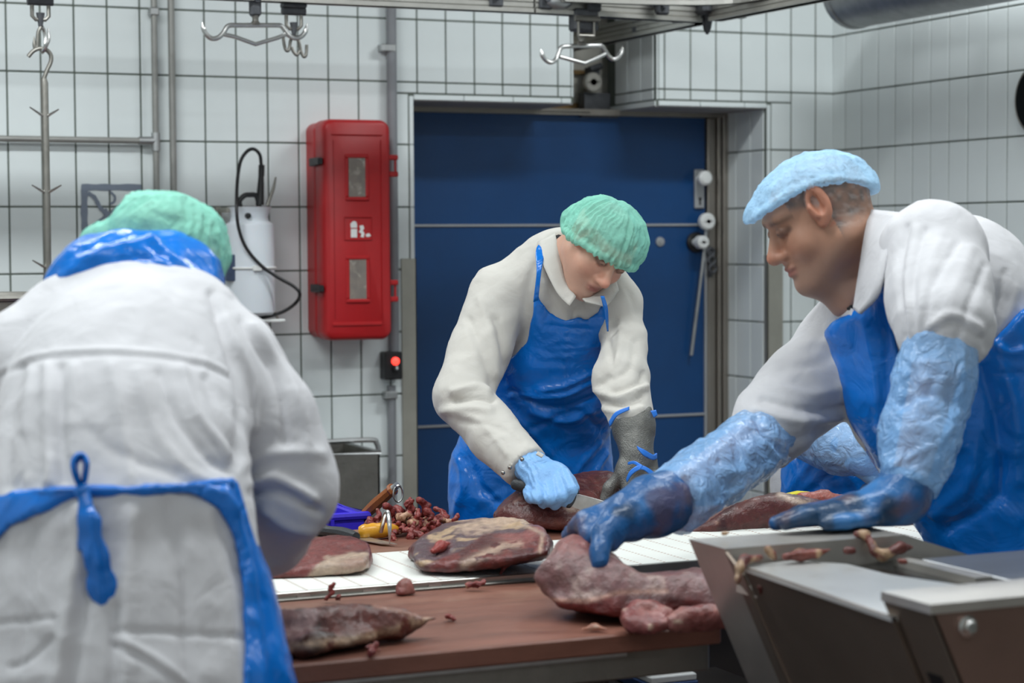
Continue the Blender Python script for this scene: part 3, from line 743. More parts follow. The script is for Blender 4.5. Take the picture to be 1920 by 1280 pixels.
MB().box((TX1 - .05, TF + .06, ZT - .075), (TX1 - .01, CF - .02, ZT - .031), .003).build('end_beam', M['dark'], tb, smooth=0)
for (x, y) in ((-.9, TF + .06), (.30, TF + .1), (-.9, TB - .06), (.8, TB - .06), (2.2, TB - .06)):
    MB().box((x - .025, y - .025, 0), (x + .025, y + .025, ZT - .07), .004).build('leg', M['dark'], tb, smooth=0)
MB().box((-.9, TF + .08, .18), (.3, TF + .12, .22)).build('foot_rail', M['dark'], tb, smooth=0)
cv = empty('belt_conveyor', (0, CF, ZT - .1), 'white modular belt conveyor set along the middle of table', 'conveyor')
ZBELT = ZT + .012
# the belt is a row of interlocking modules with recessed hinge lines
wmod = .049
x = TX0; bme = None
while x < 2.3:
    if bme is None:
        bo_ = MB().box((x + .0002, CF + .016, ZBELT - .012), (x + wmod - .0002, CB - .002, ZBELT), .0004).build('belt_module', M['belt'], cv, smooth=0, origin=(x, CF, ZBELT)); bme = bo_.data
    else: link_mesh('belt_module', bme, None, cv, (x, CF, ZBELT))
    x += wmod
hl = MB(); x = TX0; sp_ = .0125
while x < 1.6:
    y = CF + .022
    while y < CB - .006:
        hl.box((x - .0022, y, ZBELT - .004), (x + .0022, y + .0036, ZBELT + .0003)); y += sp_
    x += wmod
tag(hl.build('hinge_slot', M['belthole'], cv, smooth=0), kind='stuff')
MB().box((TX0, CF + .006, ZT - .06), (2.3, CF + .0145, ZBELT + .001), .001).build('side_rail', M['steel'], cv, smooth=0)
MB().box((TX0, CF - .006, ZT - .0), (TX1 + .05, CF + .0055, ZT + .004), .001).build('side_lip', M['steel_d'], cv, smooth=0)
MB().box((TX0, CB - .0015, ZT - .06), (2.3, CB + .003, ZBELT - .001)).build('side_rail', M['steel'], cv, smooth=0)
for px in (568, 713, 862):
    c = onZ(px, 1118, ZT + .004); MB().box((c[0] - .012, CF + .003, ZT + .004), (c[0] + .012, CF + .0065, ZT + .0075)).build('rail_clip', M['chrome'], cv, smooth=0)
MB().box((TX0, CF + .03, .30), (2.3, CF + .04, ZT - .071), .002).build('shade_sheet', M['dark'], cv, smooth=0)  # added dark sheet, stands in for the shade under the table and conveyor
MB().box((TX0, CF + .02, ZT - .07), (2.3, CB - .01, ZT - .02)).build('slide_bed', M['dark'], cv, smooth=0)
# ------------------------------------------------------------------ stainless chute machine in front right
MZ = 1.15
mc = empty('chute_machine', (.6, -3.8, 0), 'stainless steel trough machine in the front right corner', 'machine')
XA = .384
ya, yb2 = -3.455, -3.562
def quad(mb, a, b, c, d, th=.004):
    a, b, c, d = map(lambda q: np.array(q, float), (a, b, c, d))
    n = np.cross(b - a, d - a); n /= np.linalg.norm(n)
    return mb.prism([a, b, c, d], -n, th)
fl = .72; XE = 1.9
# rear trough wall: hollow box with sloping left end and chamfered right end
m = MB()
prof = [(XA, MZ), (.70, MZ), (.735, MZ - .012), (.93, MZ - .075), (.93, .35), (XA + .36, .35)]
m.prism([(x, ya, z) for x, z in prof], (0, -1, 0), abs(yb2 - ya))
m.build('rear_wall', M['dirty_st'], mc, smooth=0)
# trough floor between rear wall and lid, sunk
m = MB(); m.prism([(XA + .02, yb2, MZ - .055), (XE, yb2, MZ - .055), (XE, -3.62, MZ - .055), (XA + .02, -3.62, MZ - .055)], (0, 0, -1), .01)
m.build('trough_floor', M['dirty_st'], mc, smooth=0)
# lid plate: broad shallow sheet whose left edge drops towards the box
ZL = MZ - .028
m = MB()
top = [(XA, -3.615, MZ - .019), (XA, -3.985, MZ - .03), (XA + .3, -3.985, MZ - .03), (.60, -3.83, ZL), (.565, -3.72, ZL), (.556, -3.62, ZL + .002), (.50, -3.566, ZL + .004)]
m.prism([np.array(p) for p in top], (0, 0, -1), .006)
m.build('lid_sheet', mat('bright stainless lid', srgb(196, 197, 195), .42, .6, var=.1, vscale=7, bump=.1, bscale=20, patch=(srgb(160, 150, 142), 9., .55, .8, .5)), mc, smooth=0)
m = MB()
m.prism([(XA, -3.615, MZ - .019), (XA, -3.985, MZ - .03), (XA + .34, -3.985, .40), (XA + .34, -3.615, .40)], (1, 0, .0), .006)
m.build('side_panel', M['machine_d'], mc, smooth=0)
m = MB(); quad(m, (XA + .005, -3.563, MZ - .004), (XA + .005, -3.613, MZ - .03), (XA + .345, -3.613, .4), (XA + .345, -3.563, .4)); m.build('corner_post', M['machine_d'], mc, smooth=0)
# flat wet deck beyond the lid
DKM = mat('dark mirror deck', srgb(112, 114, 116), .2, 1., var=.2, vscale=6, patch=(srgb(190, 184, 176), 22., .58, .72, .7))
m = MB(); m.prism([np.array(p) for p in ((.50, -3.566, ZL - .012), (XE, -3.566, ZL - .012), (XE, -3.96, ZL - .012), (.60, -3.96, ZL - .012), (.54, -3.72, ZL - .012))], (0, 0, -1), .008); m.build('deck', DKM, mc, smooth=0)
m = MB(); m.prism([np.array(p) for p in ((.66, -3.59, ZL - .001), (.685, -3.588, ZL - .001), (.69, -3.79, ZL - .001), (.66, -3.79, ZL - .001))], (0, 0, -1), .012); m.build('deck_strip', M['dirty_st'], mc, smooth=0)
m = MB(); m.box((.70, -3.95, ZL - .011), (XE, -3.60, ZL - .003), .002); m.build('deck_plate', mat('brushed deck plate', srgb(150, 152, 154), .38, .9, var=.16, vscale=5, stretch=(.2, 2, 1)), mc, smooth=0)
# near box with bolt
bx0 = XA - .002
m = MB()
m.prism([(bx0, -3.965, MZ), (XE, -3.965, MZ), (XE, -4.072, MZ), (bx0, -4.072, MZ)], (0, 0, -1), .012)
m.build('box_rim', M['dirty_st'], mc, smooth=0)
m = MB()
m.prism([(bx0 + .002, -3.967, MZ - .012), (bx0 + .002, -4.07, MZ - .012), (bx0 + .30, -4.07, .5), (bx0 + .30, -3.967, .5)], (1, 0, 0), .006)
m.build('box_side', M['machine_d'], mc, smooth=0)
m = MB(); m.prism([(bx0 + .004, -4.07, MZ - .012), (XE, -4.07, MZ - .012), (XE, -4.07, .5), (bx0 + .30, -4.07, .5)], (0, 1, 0), .006)
m.build('box_front', mat('brownish stainless front', srgb(142, 116, 106), .4, .85, var=.16, vscale=5), mc, smooth=0)
sl = lambda z: bx0 + .002 + (MZ - .012 - z) * (.298 / .638) - .0015
m = MB(); m.prism([(sl(1.05), -4.005, 1.05), (sl(1.05), -4.035, 1.05), (sl(.97), -4.035, .97), (sl(.97), -4.005, .97)], (1, 0, 0), .004); m.build('side_slot', M['black_pl'], mc, smooth=0)
bo = onY(1817, 1175, -4.075)
MB().lathe((bo[0], -4.07, bo[2]), (0, -1, 0), [(0, .0135), (.003, .0135), (.004, .010), (.010, .0095), (.012, .007), (.0121, .003), (.008, .0025)], 18).build('bolt', M['chrome'], mc)
for x in (.75, 1.6): MB().box((x, -3.95, 0), (x + .1, -3.6, .5)).build('stand', M['dark'], mc, smooth=0)
# things under the table
# ------------------------------------------------------------------ implicit surfaces for soft shapes (people, meat)
def vnoise(p, scale, seed=0):
    """value noise in [-1,1] at points p (n,3)"""
    q = p * scale + 1000.0 + seed * 17.31
    i = np.floor(q).astype(np.int64); f = q - i; f = f * f * (3 - 2 * f)
    def h(a, b, c):
        n = (a * 374761393 + b * 668265263 + c * 2147483647 + seed * 144269) & 0xFFFFFFFF
        n = ((n ^ (n >> 13)) * 1274126177) & 0xFFFFFFFF
        n = n ^ (n >> 16)
        return (n & 0xFFFF) / 32767.5 - 1.0
    x, y, z = i[:, 0], i[:, 1], i[:, 2]; fx, fy, fz = f[:, 0], f[:, 1], f[:, 2]
    l = lambda a, b, t: a + (b - a) * t
    return l(l(l(h(x, y, z), h(x + 1, y, z), fx), l(h(x, y + 1, z), h(x + 1, y + 1, z), fx), fy),
             l(l(h(x, y, z + 1), h(x + 1, y, z + 1), fx), l(h(x, y + 1, z + 1), h(x + 1, y + 1, z + 1), fx), fy), fz)
def fbm(p, scale, seed=0, o=3):
    return sum(vnoise(p, scale * 2 ** k, seed + k) / 2 ** k for k in range(o))
def unit(v): v = np.asarray(v, float); return v / np.linalg.norm(v)
def frame(f, u):
    """axes (right, forward, up) from a forward and a rough up vector"""
    f = unit(f); r = unit(np.cross(f, u)); return np.array([r, f, np.cross(r, f)])
def axis_coords(lo, hi, step, fine=()):
    """grid coordinates, finer within the given intervals [(a, b, step)]"""
    c = [lo]
    while c[-1] < hi:
        s = step
        for a, b, t in fine:
            if a - t <= c[-1] <= b: s = min(s, t)
        c.append(c[-1] + s)
    return np.array(c, dtype=np.float32)
class Field:
    """signed distance on a (non-uniform) grid in the level view frame"""
    FAR = .25
    def __init__(s, lo, hi, step, fine=((), (), ())):
        s.ax = [axis_coords(lo[k], hi[k], step, fine[k]) for k in range(3)]
        s.V = np.full([len(a) for a in s.ax], s.FAR, dtype=np.float32)
    def copy(s):
        o = Field.__new__(Field); o.ax = s.ax; o.V = s.V.copy(); return o
    def win(s, lo, hi):
        return tuple(slice(max(0, int(np.searchsorted(s.ax[k], lo[k])) - 1), int(np.searchsorted(s.ax[k], hi[k])) + 1) for k in range(3))
    def pts(s, w):
        return np.meshgrid(*[s.ax[k][w[k]] for k in range(3)], indexing='ij')
    def comb(s, w, d, k, op):
        a = s.V[w]; d = d.astype(np.float32)
        if op == 'u':
            h = np.clip(.5 + .5 * (a - d) / k, 0, 1) if k > 0 else None
            s.V[w] = (a * (1 - h) + d * h - k * h * (1 - h)) if k > 0 else np.minimum(a, d)
        elif op == 's':
            h = np.clip(.5 - .5 * (a + d) / k, 0, 1)
            s.V[w] = a * (1 - h) - d * h + k * h * (1 - h)
        elif op == 'i':
            h = np.clip(.5 - .5 * (a - d) / k, 0, 1)
            s.V[w] = a * (1 - h) + d * h + k * h * (1 - h)
    def cone(s, a, b, ra, rb, k=.01, op='u', flat=None, mar=.05):
        """round cone from a to b; flat = (direction, factor): thinner by factor along direction"""
        a, b = np.array(a, float), np.array(b, float); R = max(ra, rb) + mar + k
        w = s.win(np.minimum(a, b) - R, np.maximum(a, b) + R)
        X, Y, Z = s.pts(w)
        if X.size == 0: return s
        x, y, z = X - a[0], Y - a[1], Z - a[2]; ab = b - a; g = 1.0
        if flat is not None:
            n = unit(flat[0]); g = flat[1]
            t = (x * n[0] + y * n[1] + z * n[2]) * (g - 1); x, y, z = x + t * n[0], y + t * n[1], z + t * n[2]
            ab = ab + n * ((ab @ n) * (g - 1))
        L = ab @ ab + 1e-9
        t = np.clip((x * ab[0] + y * ab[1] + z * ab[2]) / L, 0, 1)
        d = np.sqrt((x - t * ab[0]) ** 2 + (y - t * ab[1]) ** 2 + (z - t * ab[2]) ** 2) - (ra + (rb - ra) * t)
        if g > 1: d = d / (1 + (g - 1) * .5)
        s.comb(w, d, k, op); return s
    def chain(s, pts, rs, k=.01, op='u', flat=None, mar=.05):
        for i in range(len(pts) - 1):
            s.cone(pts[i], pts[i + 1], rs[i], rs[i + 1], k, op, flat, mar)
        return s
    def ell(s, c, r, A=None, k=.01, op='u', mar=.05):
        c = np.array(c, float); r = np.array(r, float); R = r.max() + mar + k
        w = s.win(c - R, c + R); X, Y, Z = s.pts(w)
        if X.size == 0: return s
        x, y, z = X - c[0], Y - c[1], Z - c[2]
        if A is not None: x, y, z = (A[i][0] * x + A[i][1] * y + A[i][2] * z for i in range(3))
        k0 = np.sqrt((x / r[0]) ** 2 + (y / r[1]) ** 2 + (z / r[2]) ** 2)
        k1 = np.sqrt((x / r[0] ** 2) ** 2 + (y / r[1] ** 2) ** 2 + (z / r[2] ** 2) ** 2) + 1e-6
        s.comb(w, k0 * (k0 - 1) / k1, k, op); return s
    def box(s, c, h, A=None, rad=.01, k=.01, op='u', mar=.05):
        c = np.array(c, float); h = np.array(h, float); R = np.linalg.norm(h) + mar + k
        w = s.win(c - R, c + R); X, Y, Z = s.pts(w)
        x, y, z = X - c[0], Y - c[1], Z - c[2]
        if A is not None: x, y, z = (A[i][0] * x + A[i][1] * y + A[i][2] * z for i in range(3))
        qx, qy, qz = abs(x) - h[0] + rad, abs(y) - h[1] + rad, abs(z) - h[2] + rad
        d = np.sqrt(np.maximum(qx, 0) ** 2 + np.maximum(qy, 0) ** 2 + np.maximum(qz, 0) ** 2) + np.minimum(np.maximum(qx, np.maximum(qy, qz)), 0) - rad
        s.comb(w, d, k, op); return s
    def plane(s, p, n, k=.004):
        """keep the side the normal points away from"""
        n = unit(n); p = np.array(p, float); w = (slice(None),) * 3
        X, Y, Z = np.meshgrid(*s.ax, indexing='ij', sparse=True)
        s.comb(w, (X - p[0]) * n[0] + (Y - p[1]) * n[1] + (Z - p[2]) * n[2], k, 'i'); return s
    def crop(s, lo, hi):
        o = Field.__new__(Field); w = s.win(lo, hi); o.ax = [s.ax[k][w[k]] for k in range(3)]; o.V = s.V[w].copy(); return o
    def outline(s, poly, k=.004, keep=True):
        """keep what lies within an outline drawn on the photograph (swept back along the view)"""
        X, Y, Z = np.meshgrid(*s.ax, indexing='ij')
        m = (np.abs(s.V) < .06) | (s.V < 0)
        p = np.stack([X[m], Y[m], Z[m]], -1)
        px, py = vproj(p); d = poly_sd(px, py, poly) * p[:, 1] / FPX
        if not keep: d = -d
        D = np.full(s.V.shape, .3, np.float32); D[m] = d; D[~m] = np.where(s.V[~m] > 0, s.V[~m], .3)
        s.comb((slice(None),) * 3, D, k, 'i'); return s
    def offset(s, d): s.V -= np.float32(d); return s
    def mesh(s, smooth=2):
        """naive surface nets -> verts (n,3), quads"""
        V = s.V; B = V < 0
        V = np.pad(V, 1, constant_values=.02); B = np.pad(B, 1, constant_values=False)
        ax = [np.concatenate([[2 * a[0] - a[1]], a, [2 * a[-1] - a[-2]]]).astype(np.float64) for a in s.ax]
        c = B[:-1, :-1, :-1].astype(np.int8)
        for dx, dy, dz in ((1, 0, 0), (0, 1, 0), (1, 1, 0), (0, 0, 1), (1, 0, 1), (0, 1, 1), (1, 1, 1)):
            nx, ny, nz = B.shape
            c = c + B[dx:nx - 1 + dx, dy:ny - 1 + dy, dz:nz - 1 + dz]
        act = (c > 0) & (c < 8); I = np.argwhere(act); n = len(I)
        idx = np.full(act.shape, -1, np.int64); idx[act] = np.arange(n)
        acc = np.zeros((n, 3)); cnt = np.zeros(n)
        cor = [(0, 0, 0), (1, 0, 0), (0, 1, 0), (1, 1, 0), (0, 0, 1), (1, 0, 1), (0, 1, 1), (1, 1, 1)]
        val = np.stack([V[I[:, 0] + a, I[:, 1] + b, I[:, 2] + d] for a, b, d in cor], 1).astype(np.float64)
        for i in range(8):
            for j in range(i + 1, 8):
                if sum(abs(cor[i][q] - cor[j][q]) for q in range(3)) != 1: continue
                m = (val[:, i] < 0) != (val[:, j] < 0); t = np.zeros(n); t[m] = val[m, i] / (val[m, i] - val[m, j])
                pt = np.stack([ax[q][I[:, q] + cor[i][q]] * (1 - t) + ax[q][I[:, q] + cor[j][q]] * t for q in range(3)], 1)
                acc[m] += pt[m]; cnt[m] += 1
        verts = acc / cnt[:, None]
        quads = []
        for a in range(3):
            b, d = (a + 1) % 3, (a + 2) % 3
            sl0 = [slice(1, -1)] * 3; sl1 = [slice(1, -1)] * 3
            sl0[a] = slice(0, -1); sl1[a] = slice(1, None)
            e = B[tuple(sl0)] != B[tuple(sl1)]; ins = B[tuple(sl0)]
            E = np.argwhere(e); off = np.array([1, 1, 1]); off[a] = 0; E2 = E + off
            def cell(db, dd):
                q = E2.copy(); q[:, b] += db; q[:, d] += dd; return idx[q[:, 0], q[:, 1], q[:, 2]]
            Q = np.stack([cell(-1, -1), cell(0, -1), cell(0, 0), cell(-1, 0)], 1)
            fl = ~ins[E[:, 0], E[:, 1], E[:, 2]]
            Q[fl] = Q[fl][:, ::-1]; quads.append(Q)
        Q = np.concatenate(quads); Q = Q[(Q >= 0).all(1)]
        verts = smooth_mesh(verts, Q, smooth)
        return verts, Q
def poly_sd(px, py, poly):
    P_ = np.array(poly, float); n = len(P_); d = np.full(px.shape, 1e9); ins = np.zeros(px.shape, bool)
    for i in range(n):
        a, b = P_[i], P_[(i + 1) % n]; ex, ey = b - a; wx, wy = px - a[0], py - a[1]
        t = np.clip((wx * ex + wy * ey) / (ex * ex + ey * ey + 1e-9), 0, 1)
        d = np.minimum(d, (wx - ex * t) ** 2 + (wy - ey * t) ** 2)
        cnd = (a[1] > py) != (b[1] > py)
        ins ^= cnd & (px < a[0] + (py - a[1]) * ex / (ey if abs(ey) > 1e-9 else 1e-9))
    d = np.sqrt(d); return np.where(ins, -d, d)
def smooth_mesh(v, Q, it, lam=.5):
    e = np.concatenate([Q[:, [0, 1]], Q[:, [1, 2]], Q[:, [2, 3]], Q[:, [3, 0]]])
    i = np.concatenate([e[:, 0], e[:, 1]]); j = np.concatenate([e[:, 1], e[:, 0]])
    n = len(v); c = np.maximum(np.bincount(i, minlength=n), 1)[:, None]
    for k in range(it):
        s = np.stack([np.bincount(i, weights=v[j, q], minlength=n) for q in range(3)], 1)
        v = v + (lam if k % 2 == 0 else -lam * .9 if it > 3 else lam) * (s / c - v)
    return v
def normals(v, Q):
    n = np.cross(v[Q[:, 2]] - v[Q[:, 0]], v[Q[:, 3]] - v[Q[:, 1]]); out = np.zeros_like(v)
    for k in range(4):
        for q in range(3): out[:, q] += np.bincount(Q[:, k], weights=n[:, q], minlength=len(v))
    return out / (np.linalg.norm(out, axis=1)[:, None] + 1e-12)
def seg_dist(v, pts):
    """distance to a polyline and the parameter along it"""
    best = np.full(len(v), 1e9)
    for a, b in zip(pts[:-1], pts[1:]):
        ab = b - a; t = np.clip(((v - a) @ ab) / (ab @ ab + 1e-12), 0, 1)
        best = np.minimum(best, np.linalg.norm(v - a - t[:, None] * ab, axis=1))
    return best
def px_dist(px, py, pts):
    best = np.full(px.shape, 1e9)
    pts = [np.array(p, float) for p in pts]
    for a, b in zip(pts[:-1], pts[1:]):
        ab = b - a; t = np.clip(((px - a[0]) * ab[0] + (py - a[1]) * ab[1]) / (ab @ ab + 1e-9), 0, 1)
        best = np.minimum(best, np.hypot(px - a[0] - t * ab[0], py - a[1] - t * ab[1]))
    return best
def folds(v, N, lines, front=True):
    """cloth folds: list of (photo polyline, width px, height m); + ridge, - crease; only on the near side"""
    px, py = vproj(v); d = np.zeros(len(v))
    vd = v - np.array([0, 0, CAM[2]]); vd /= np.linalg.norm(vd, axis=1)[:, None]
    face = np.clip(-(N * vd).sum(1) * 2 + .2, 0, 1)
    for pts, w, h in lines:
        q = np.array(spline([np.array([p[0], p[1], 0.]) for p in pts], 4))[:, :2]
        r = px_dist(px, py, q); d += h * np.exp(-(r / w) ** 2) * face
    return d
def to_obj(name, v, Q, m, parent=None, colors=None, smooth=True):
    w = v2w(v); o = w.mean(0) if parent is None else np.array(parent.location) + (np.array(parent.parent.location) if parent.parent else 0)
    me = bpy.data.meshes.new(name); loc = w - o
    me.vertices.add(len(v)); me.vertices.foreach_set('co', loc.astype(np.float32).ravel())
    me.loops.add(len(Q) * 4); me.loops.foreach_set('vertex_index', Q.astype(np.int32).ravel())
    me.polygons.add(len(Q)); me.polygons.foreach_set('loop_start', np.arange(0, len(Q) * 4, 4, dtype=np.int32))
    me.polygons.foreach_set('use_smooth', np.ones(len(Q), bool))
    me.update(calc_edges=True); me.validate()
    if colors is not None:
        a = me.color_attributes.new('col', 'FLOAT_COLOR', 'POINT')
        c = np.ones((len(v), 4), np.float32); c[:, :3] = colors; a.data.foreach_set('color', c.ravel())
    for q in (m if isinstance(m, (list, tuple)) else [m]): me.materials.append(q)
    ob = bpy.data.objects.new(name, me); COL.objects.link(ob)
    if parent is not None: ob.parent = parent; ob.location = (0, 0, 0)
    else: ob.location = tuple(o)
    return ob
def mixc(a, b, t): t = np.clip(t, 0, 1)[:, None]; return a * (1 - t) + b * t
def smoothstep(a, b, x): t = np.clip((x - a) / (b - a), 0, 1); return t * t * (3 - 2 * t)
def lin(*c): return np.array(srgb(*c)[:3])
# ------------------------------------------------------------------ meat
M['meat'] = mat('raw meat', srgb(120, 50, 50), .36, attr='col', var=.38, vscale=70, bump=.8, bscale=110, bdist=.003, bump2=(.5, 300, .0015), spec=.5, sub=.05)
RED, DRED, PURP, FAT, CREAM, PINK = lin(126, 56, 52), lin(92, 38, 38), lin(104, 84, 92), lin(214, 190, 168), lin(206, 180, 146), lin(176, 112, 108)
def meat(name, F, label, colf, amp=.004, scale=16, seed=0, parent=None, group=None, floor_z=None):
    v, Q = F.mesh(2); N = normals(v, Q)
    d = amp * fbm(v, scale, seed, 3) + amp * .35 * fbm(v, scale * 5, seed + 4, 2)
    v = v + N * d[:, None]
    if floor_z is not None: v[:, 2] = np.maximum(v[:, 2], floor_z)
    px, py = vproj(v)
    c = colf(v, N, px, py) * np.array([.60, .56, .55])
    w = v2w(v)
    return tag(to_obj(name, v, Q, M['meat'], parent, np.clip(c, 0, 1)), label, None if parent else 'meat', group)
def box_field(pts, step, mar=.07):
    p = np.array(pts); return Field(p.min(0) - mar, p.max(0) + mar, step)
ZBm = ZBELT + .0015; ZTm = ZT + .0015
# --- big trimmed piece on the belt, left of the grabbed slab
F = box_field([P(765, 1080, 3.55), P(1035, 960, 3.95)], .0042)
F.box(P(905, 1030, 3.78) , (.2, .22, .2), None, .02, .001)
def pl3(F, a, b, c, k=.012, out=None):
    a, b, c = map(np.array, (a, b, c)); n = unit(np.cross(b - a, c - a))
    o = np.array([0, 0, 1.]) if out is None else np.array(out, float)
    if n @ o < 0: n = -n
    F.plane(a, n, k)
pl3(F, P(785, 1052, 3.60), P(1022, 984, 3.72), P(905, 946, 3.93), .014)
pl3(F, P(985, 975, 3.80), P(1032, 1012, 3.74), P(1015, 1040, 3.72), .012, (1, 0, 0))
F.plane(P(800, 1078, 3.585), (-.36, -.92, .10), .012)
F.plane(P(768, 1045, 3.64), (-.93, -.2, .25), .014); F.plane(P(900, 960, 3.96), (0, .9, .4), .03); F.plane(np.array([0, 0, ZBm]), (0, 0, -1), .006)
F.outline([(768, 1045), (775, 1020), (795, 1002), (840, 980), (895, 963), (940, 960), (978, 966), (1000, 978), (1022, 990), (1034, 1020), (1030, 1042), (960, 1058), (880, 1072), (830, 1078), (798, 1074)], .012)
def cB(v, N, px, py):
    c = np.tile(PURP, (len(v), 1))
    s = v * np.array([1, 1, 1]); n1 = fbm(s, 22, 3); n2 = fbm(s, 45, 8)
    top = -poly_sd(px, py, [(770, 1052), (778, 1015), (840, 975), (900, 955), (985, 960), (1000, 975), (980, 1000), (910, 1002), (860, 1035), (790, 1062)])
    c = mixc(c, CREAM, smoothstep(.15, .5, n1 + .5 * n2 + .35 * smoothstep(840, 900, px) * smoothstep(1000, 970, py)))
    fatb = -poly_sd(px, py, [(855, 985), (900, 962), (985, 962), (1005, 980), (960, 985), (905, 1000), (850, 1000)]); c = mixc(c, FAT, .85 * smoothstep(-4, 10, fatb + 10 * n2))
    lean = mixc(np.tile(RED, (len(v), 1)), DRED, smoothstep(-.4, .3, fbm(v * np.array([2, 1, 3]), 26, 5)))
    cut = smoothstep(4, -2, top)
    c = mixc(c, lean, cut)
    wt = np.exp(-(px_dist(px, py, [(870, 1058), (905, 1040), (945, 1022), (975, 1018)]) / 8) ** 2); c = mixc(c, FAT, .8 * wt * (n2 > -.5))
    c = mixc(c, PINK, .7 * np.exp(-(px_dist(px, py, [(940, 1000), (985, 1005), (1010, 990)]) / 14) ** 2) * cut)
    c = mixc(c, FAT, .85 * np.exp(-(px_dist(px, py, [(985, 985), (1018, 1000), (1012, 1035)]) / 3.5) ** 2))
    return mixc(c, RED * 1.15, np.exp(-(px_dist(px, py, [(812, 1030), (838, 1020)]) / 7) ** 2))
meat('beef_cut', F, 'large beef cut with purple skin and cream fat in mid belt', cB, .004, 18, 2, floor_z=ZBm)
# --- lean piece under the knife
F = box_field([P(925, 1000, 4.1), P(1180, 880, 4.5)], .0045)
F.ell(P(1045, 965, 4.30), (.135, .12, .062), frame((0, 1, .1), (.15, 0, 1)), .02); F.ell(P(1110, 925, 4.40), (.085, .10, .058), None, .03); F.ell(P(985, 965, 4.30), (.07, .1, .05), None, .03)
F.plane(np.array([0, 0, ZTm]), (0, 0, -1), .006)
F.outline([(925, 965), (950, 935), (985, 910), (1030, 905), (1060, 892), (1100, 884), (1145, 884), (1168, 896), (1175, 930), (1168, 962), (1140, 975), (1100, 992), (1040, 998), (980, 990), (940, 985)], .014)
a, b = P(1062, 945, 4.12), P(1200, 985, 4.12)
F.cone(a, P(1170, 962, 4.16), .003, .004, .006, 's')
def cC(v, N, px, py):
    n = fbm(v * np.array([1, 1, 2]), 20, 7); c = mixc(np.tile(lin(112, 62, 58), (len(v), 1)), lin(84, 44, 44), smoothstep(-.2, .6, n))
    c = mixc(c, lin(150, 80, 72), smoothstep(940, 985, py) * .7)
    c = mixc(c, FAT, .8 * np.exp(-(px_dist(px, py, [(1065, 955), (1100, 955), (1135, 972)]) / 5) ** 2) * (fbm(v, 60, 2) > -.6))
    c = mixc(c, lin(176, 140, 128), .6 * np.exp(-(px_dist(px, py, [(965, 940), (985, 925)]) / 3) ** 2))
    return mixc(c, lin(160, 96, 78), .8 * np.exp(-(px_dist(px, py, [(1040, 980), (1052, 985)]) / 6) ** 2))
meat('beef_cut', F, 'dark lean beef lump being cut with the knife', cC, .004, 20, 12, floor_z=ZTm)
# --- piece at the left on the belt
F = box_field([P(480, 1090, 3.5), P(705, 1000, 3.9)], .0042)
F.box(P(590, 1045, 3.72), (.2, .2, .2), None, .02, .001)
pl3(F, P(500, 1070, 3.57), P(690, 1034, 3.66), P(640, 1000, 3.84), .014)
F.plane(P(640, 1078, 3.585), (.15, -.95, .1), .008); F.plane(P(697, 1040, 3.66), (.95, -.1, .1), .008); F.plane(P(640, 1000, 3.86), (0, .9, .3), .02); F.plane(np.array([0, 0, ZBm]), (0, 0, -1), .006)
F.outline([(440, 1095), (500, 1092), (560, 1086), (640, 1077), (699, 1066), (696, 1034), (690, 1018), (655, 1003), (610, 1002), (560, 1020), (520, 1050), (440, 1080)], .006)
def cA(v, N, px, py):
    n = fbm(v * np.array([1, 1, 3]), 24, 5); c = mixc(np.tile(lin(138, 72, 68), (len(v), 1)), lin(104, 50, 50), smoothstep(-.1, .6, n))
    side = -poly_sd(px, py, [(575, 1085), (590, 1060), (615, 1042), (650, 1037), (700, 1032), (702, 1070), (640, 1080)])
    c = mixc(c, lin(206, 186, 164), smoothstep(-3, 6, side + 5 * fbm(v, 50, 2)))
    c = mixc(c, lin(170, 132, 118), .6 * smoothstep(4, 14, side) * smoothstep(620, 660, px))
    return mixc(c, lin(130, 56, 52), smoothstep(690, 694, px))
meat('beef_cut', F, 'red beef cut with pale fat edge, leftmost on the white belt', cA, .0025, 26, 22, floor_z=ZBm)
# --- slab lifted by the rubber glove, front right of the table
F = box_field([P(985, 1190, 3.05), P(1380, 1000, 3.5)], .0046)
F.chain([P(1060, 1075, 3.26), P(1150, 1110, 3.24), P(1260, 1125, 3.22), P(1360, 1135, 3.20)], [.045, .048, .046, .044], .04)
F.chain([P(1075, 1040, 3.33), P(1130, 1085, 3.30), P(1240, 1105, 3.30), P(1360, 1110, 3.30)], [.035, .05, .045, .045], .04)
F.chain([P(1020, 1085, 3.26), P(1060, 1050, 3.29), P(1085, 1022, 3.31)], [.018, .034, .026], .03)
F.chain([P(1050, 1125, 3.22), P(1130, 1148, 3.19), P(1240, 1150, 3.18)], [.016, .020, .022], .02)
F.chain([P(1090, 1140, 3.17), P(1180, 1132, 3.15), P(1270, 1135, 3.14), P(1340, 1152, 3.13)], [.004, .010, .012, .008], .008, 's')
F.plane(np.array([0, 0, ZTm]), (0, 0, -1), .006)
F.outline([(997, 1080), (1012, 1058), (1030, 1040), (1050, 1015), (1075, 1004), (1100, 1010), (1120, 1035), (1150, 1038), (1178, 1062), (1200, 1076), (1260, 1072), (1312, 1068), (1380, 1070), (1380, 1175), (1330, 1165), (1240, 1165), (1150, 1158), (1090, 1150), (1048, 1138), (1020, 1112)], .008)
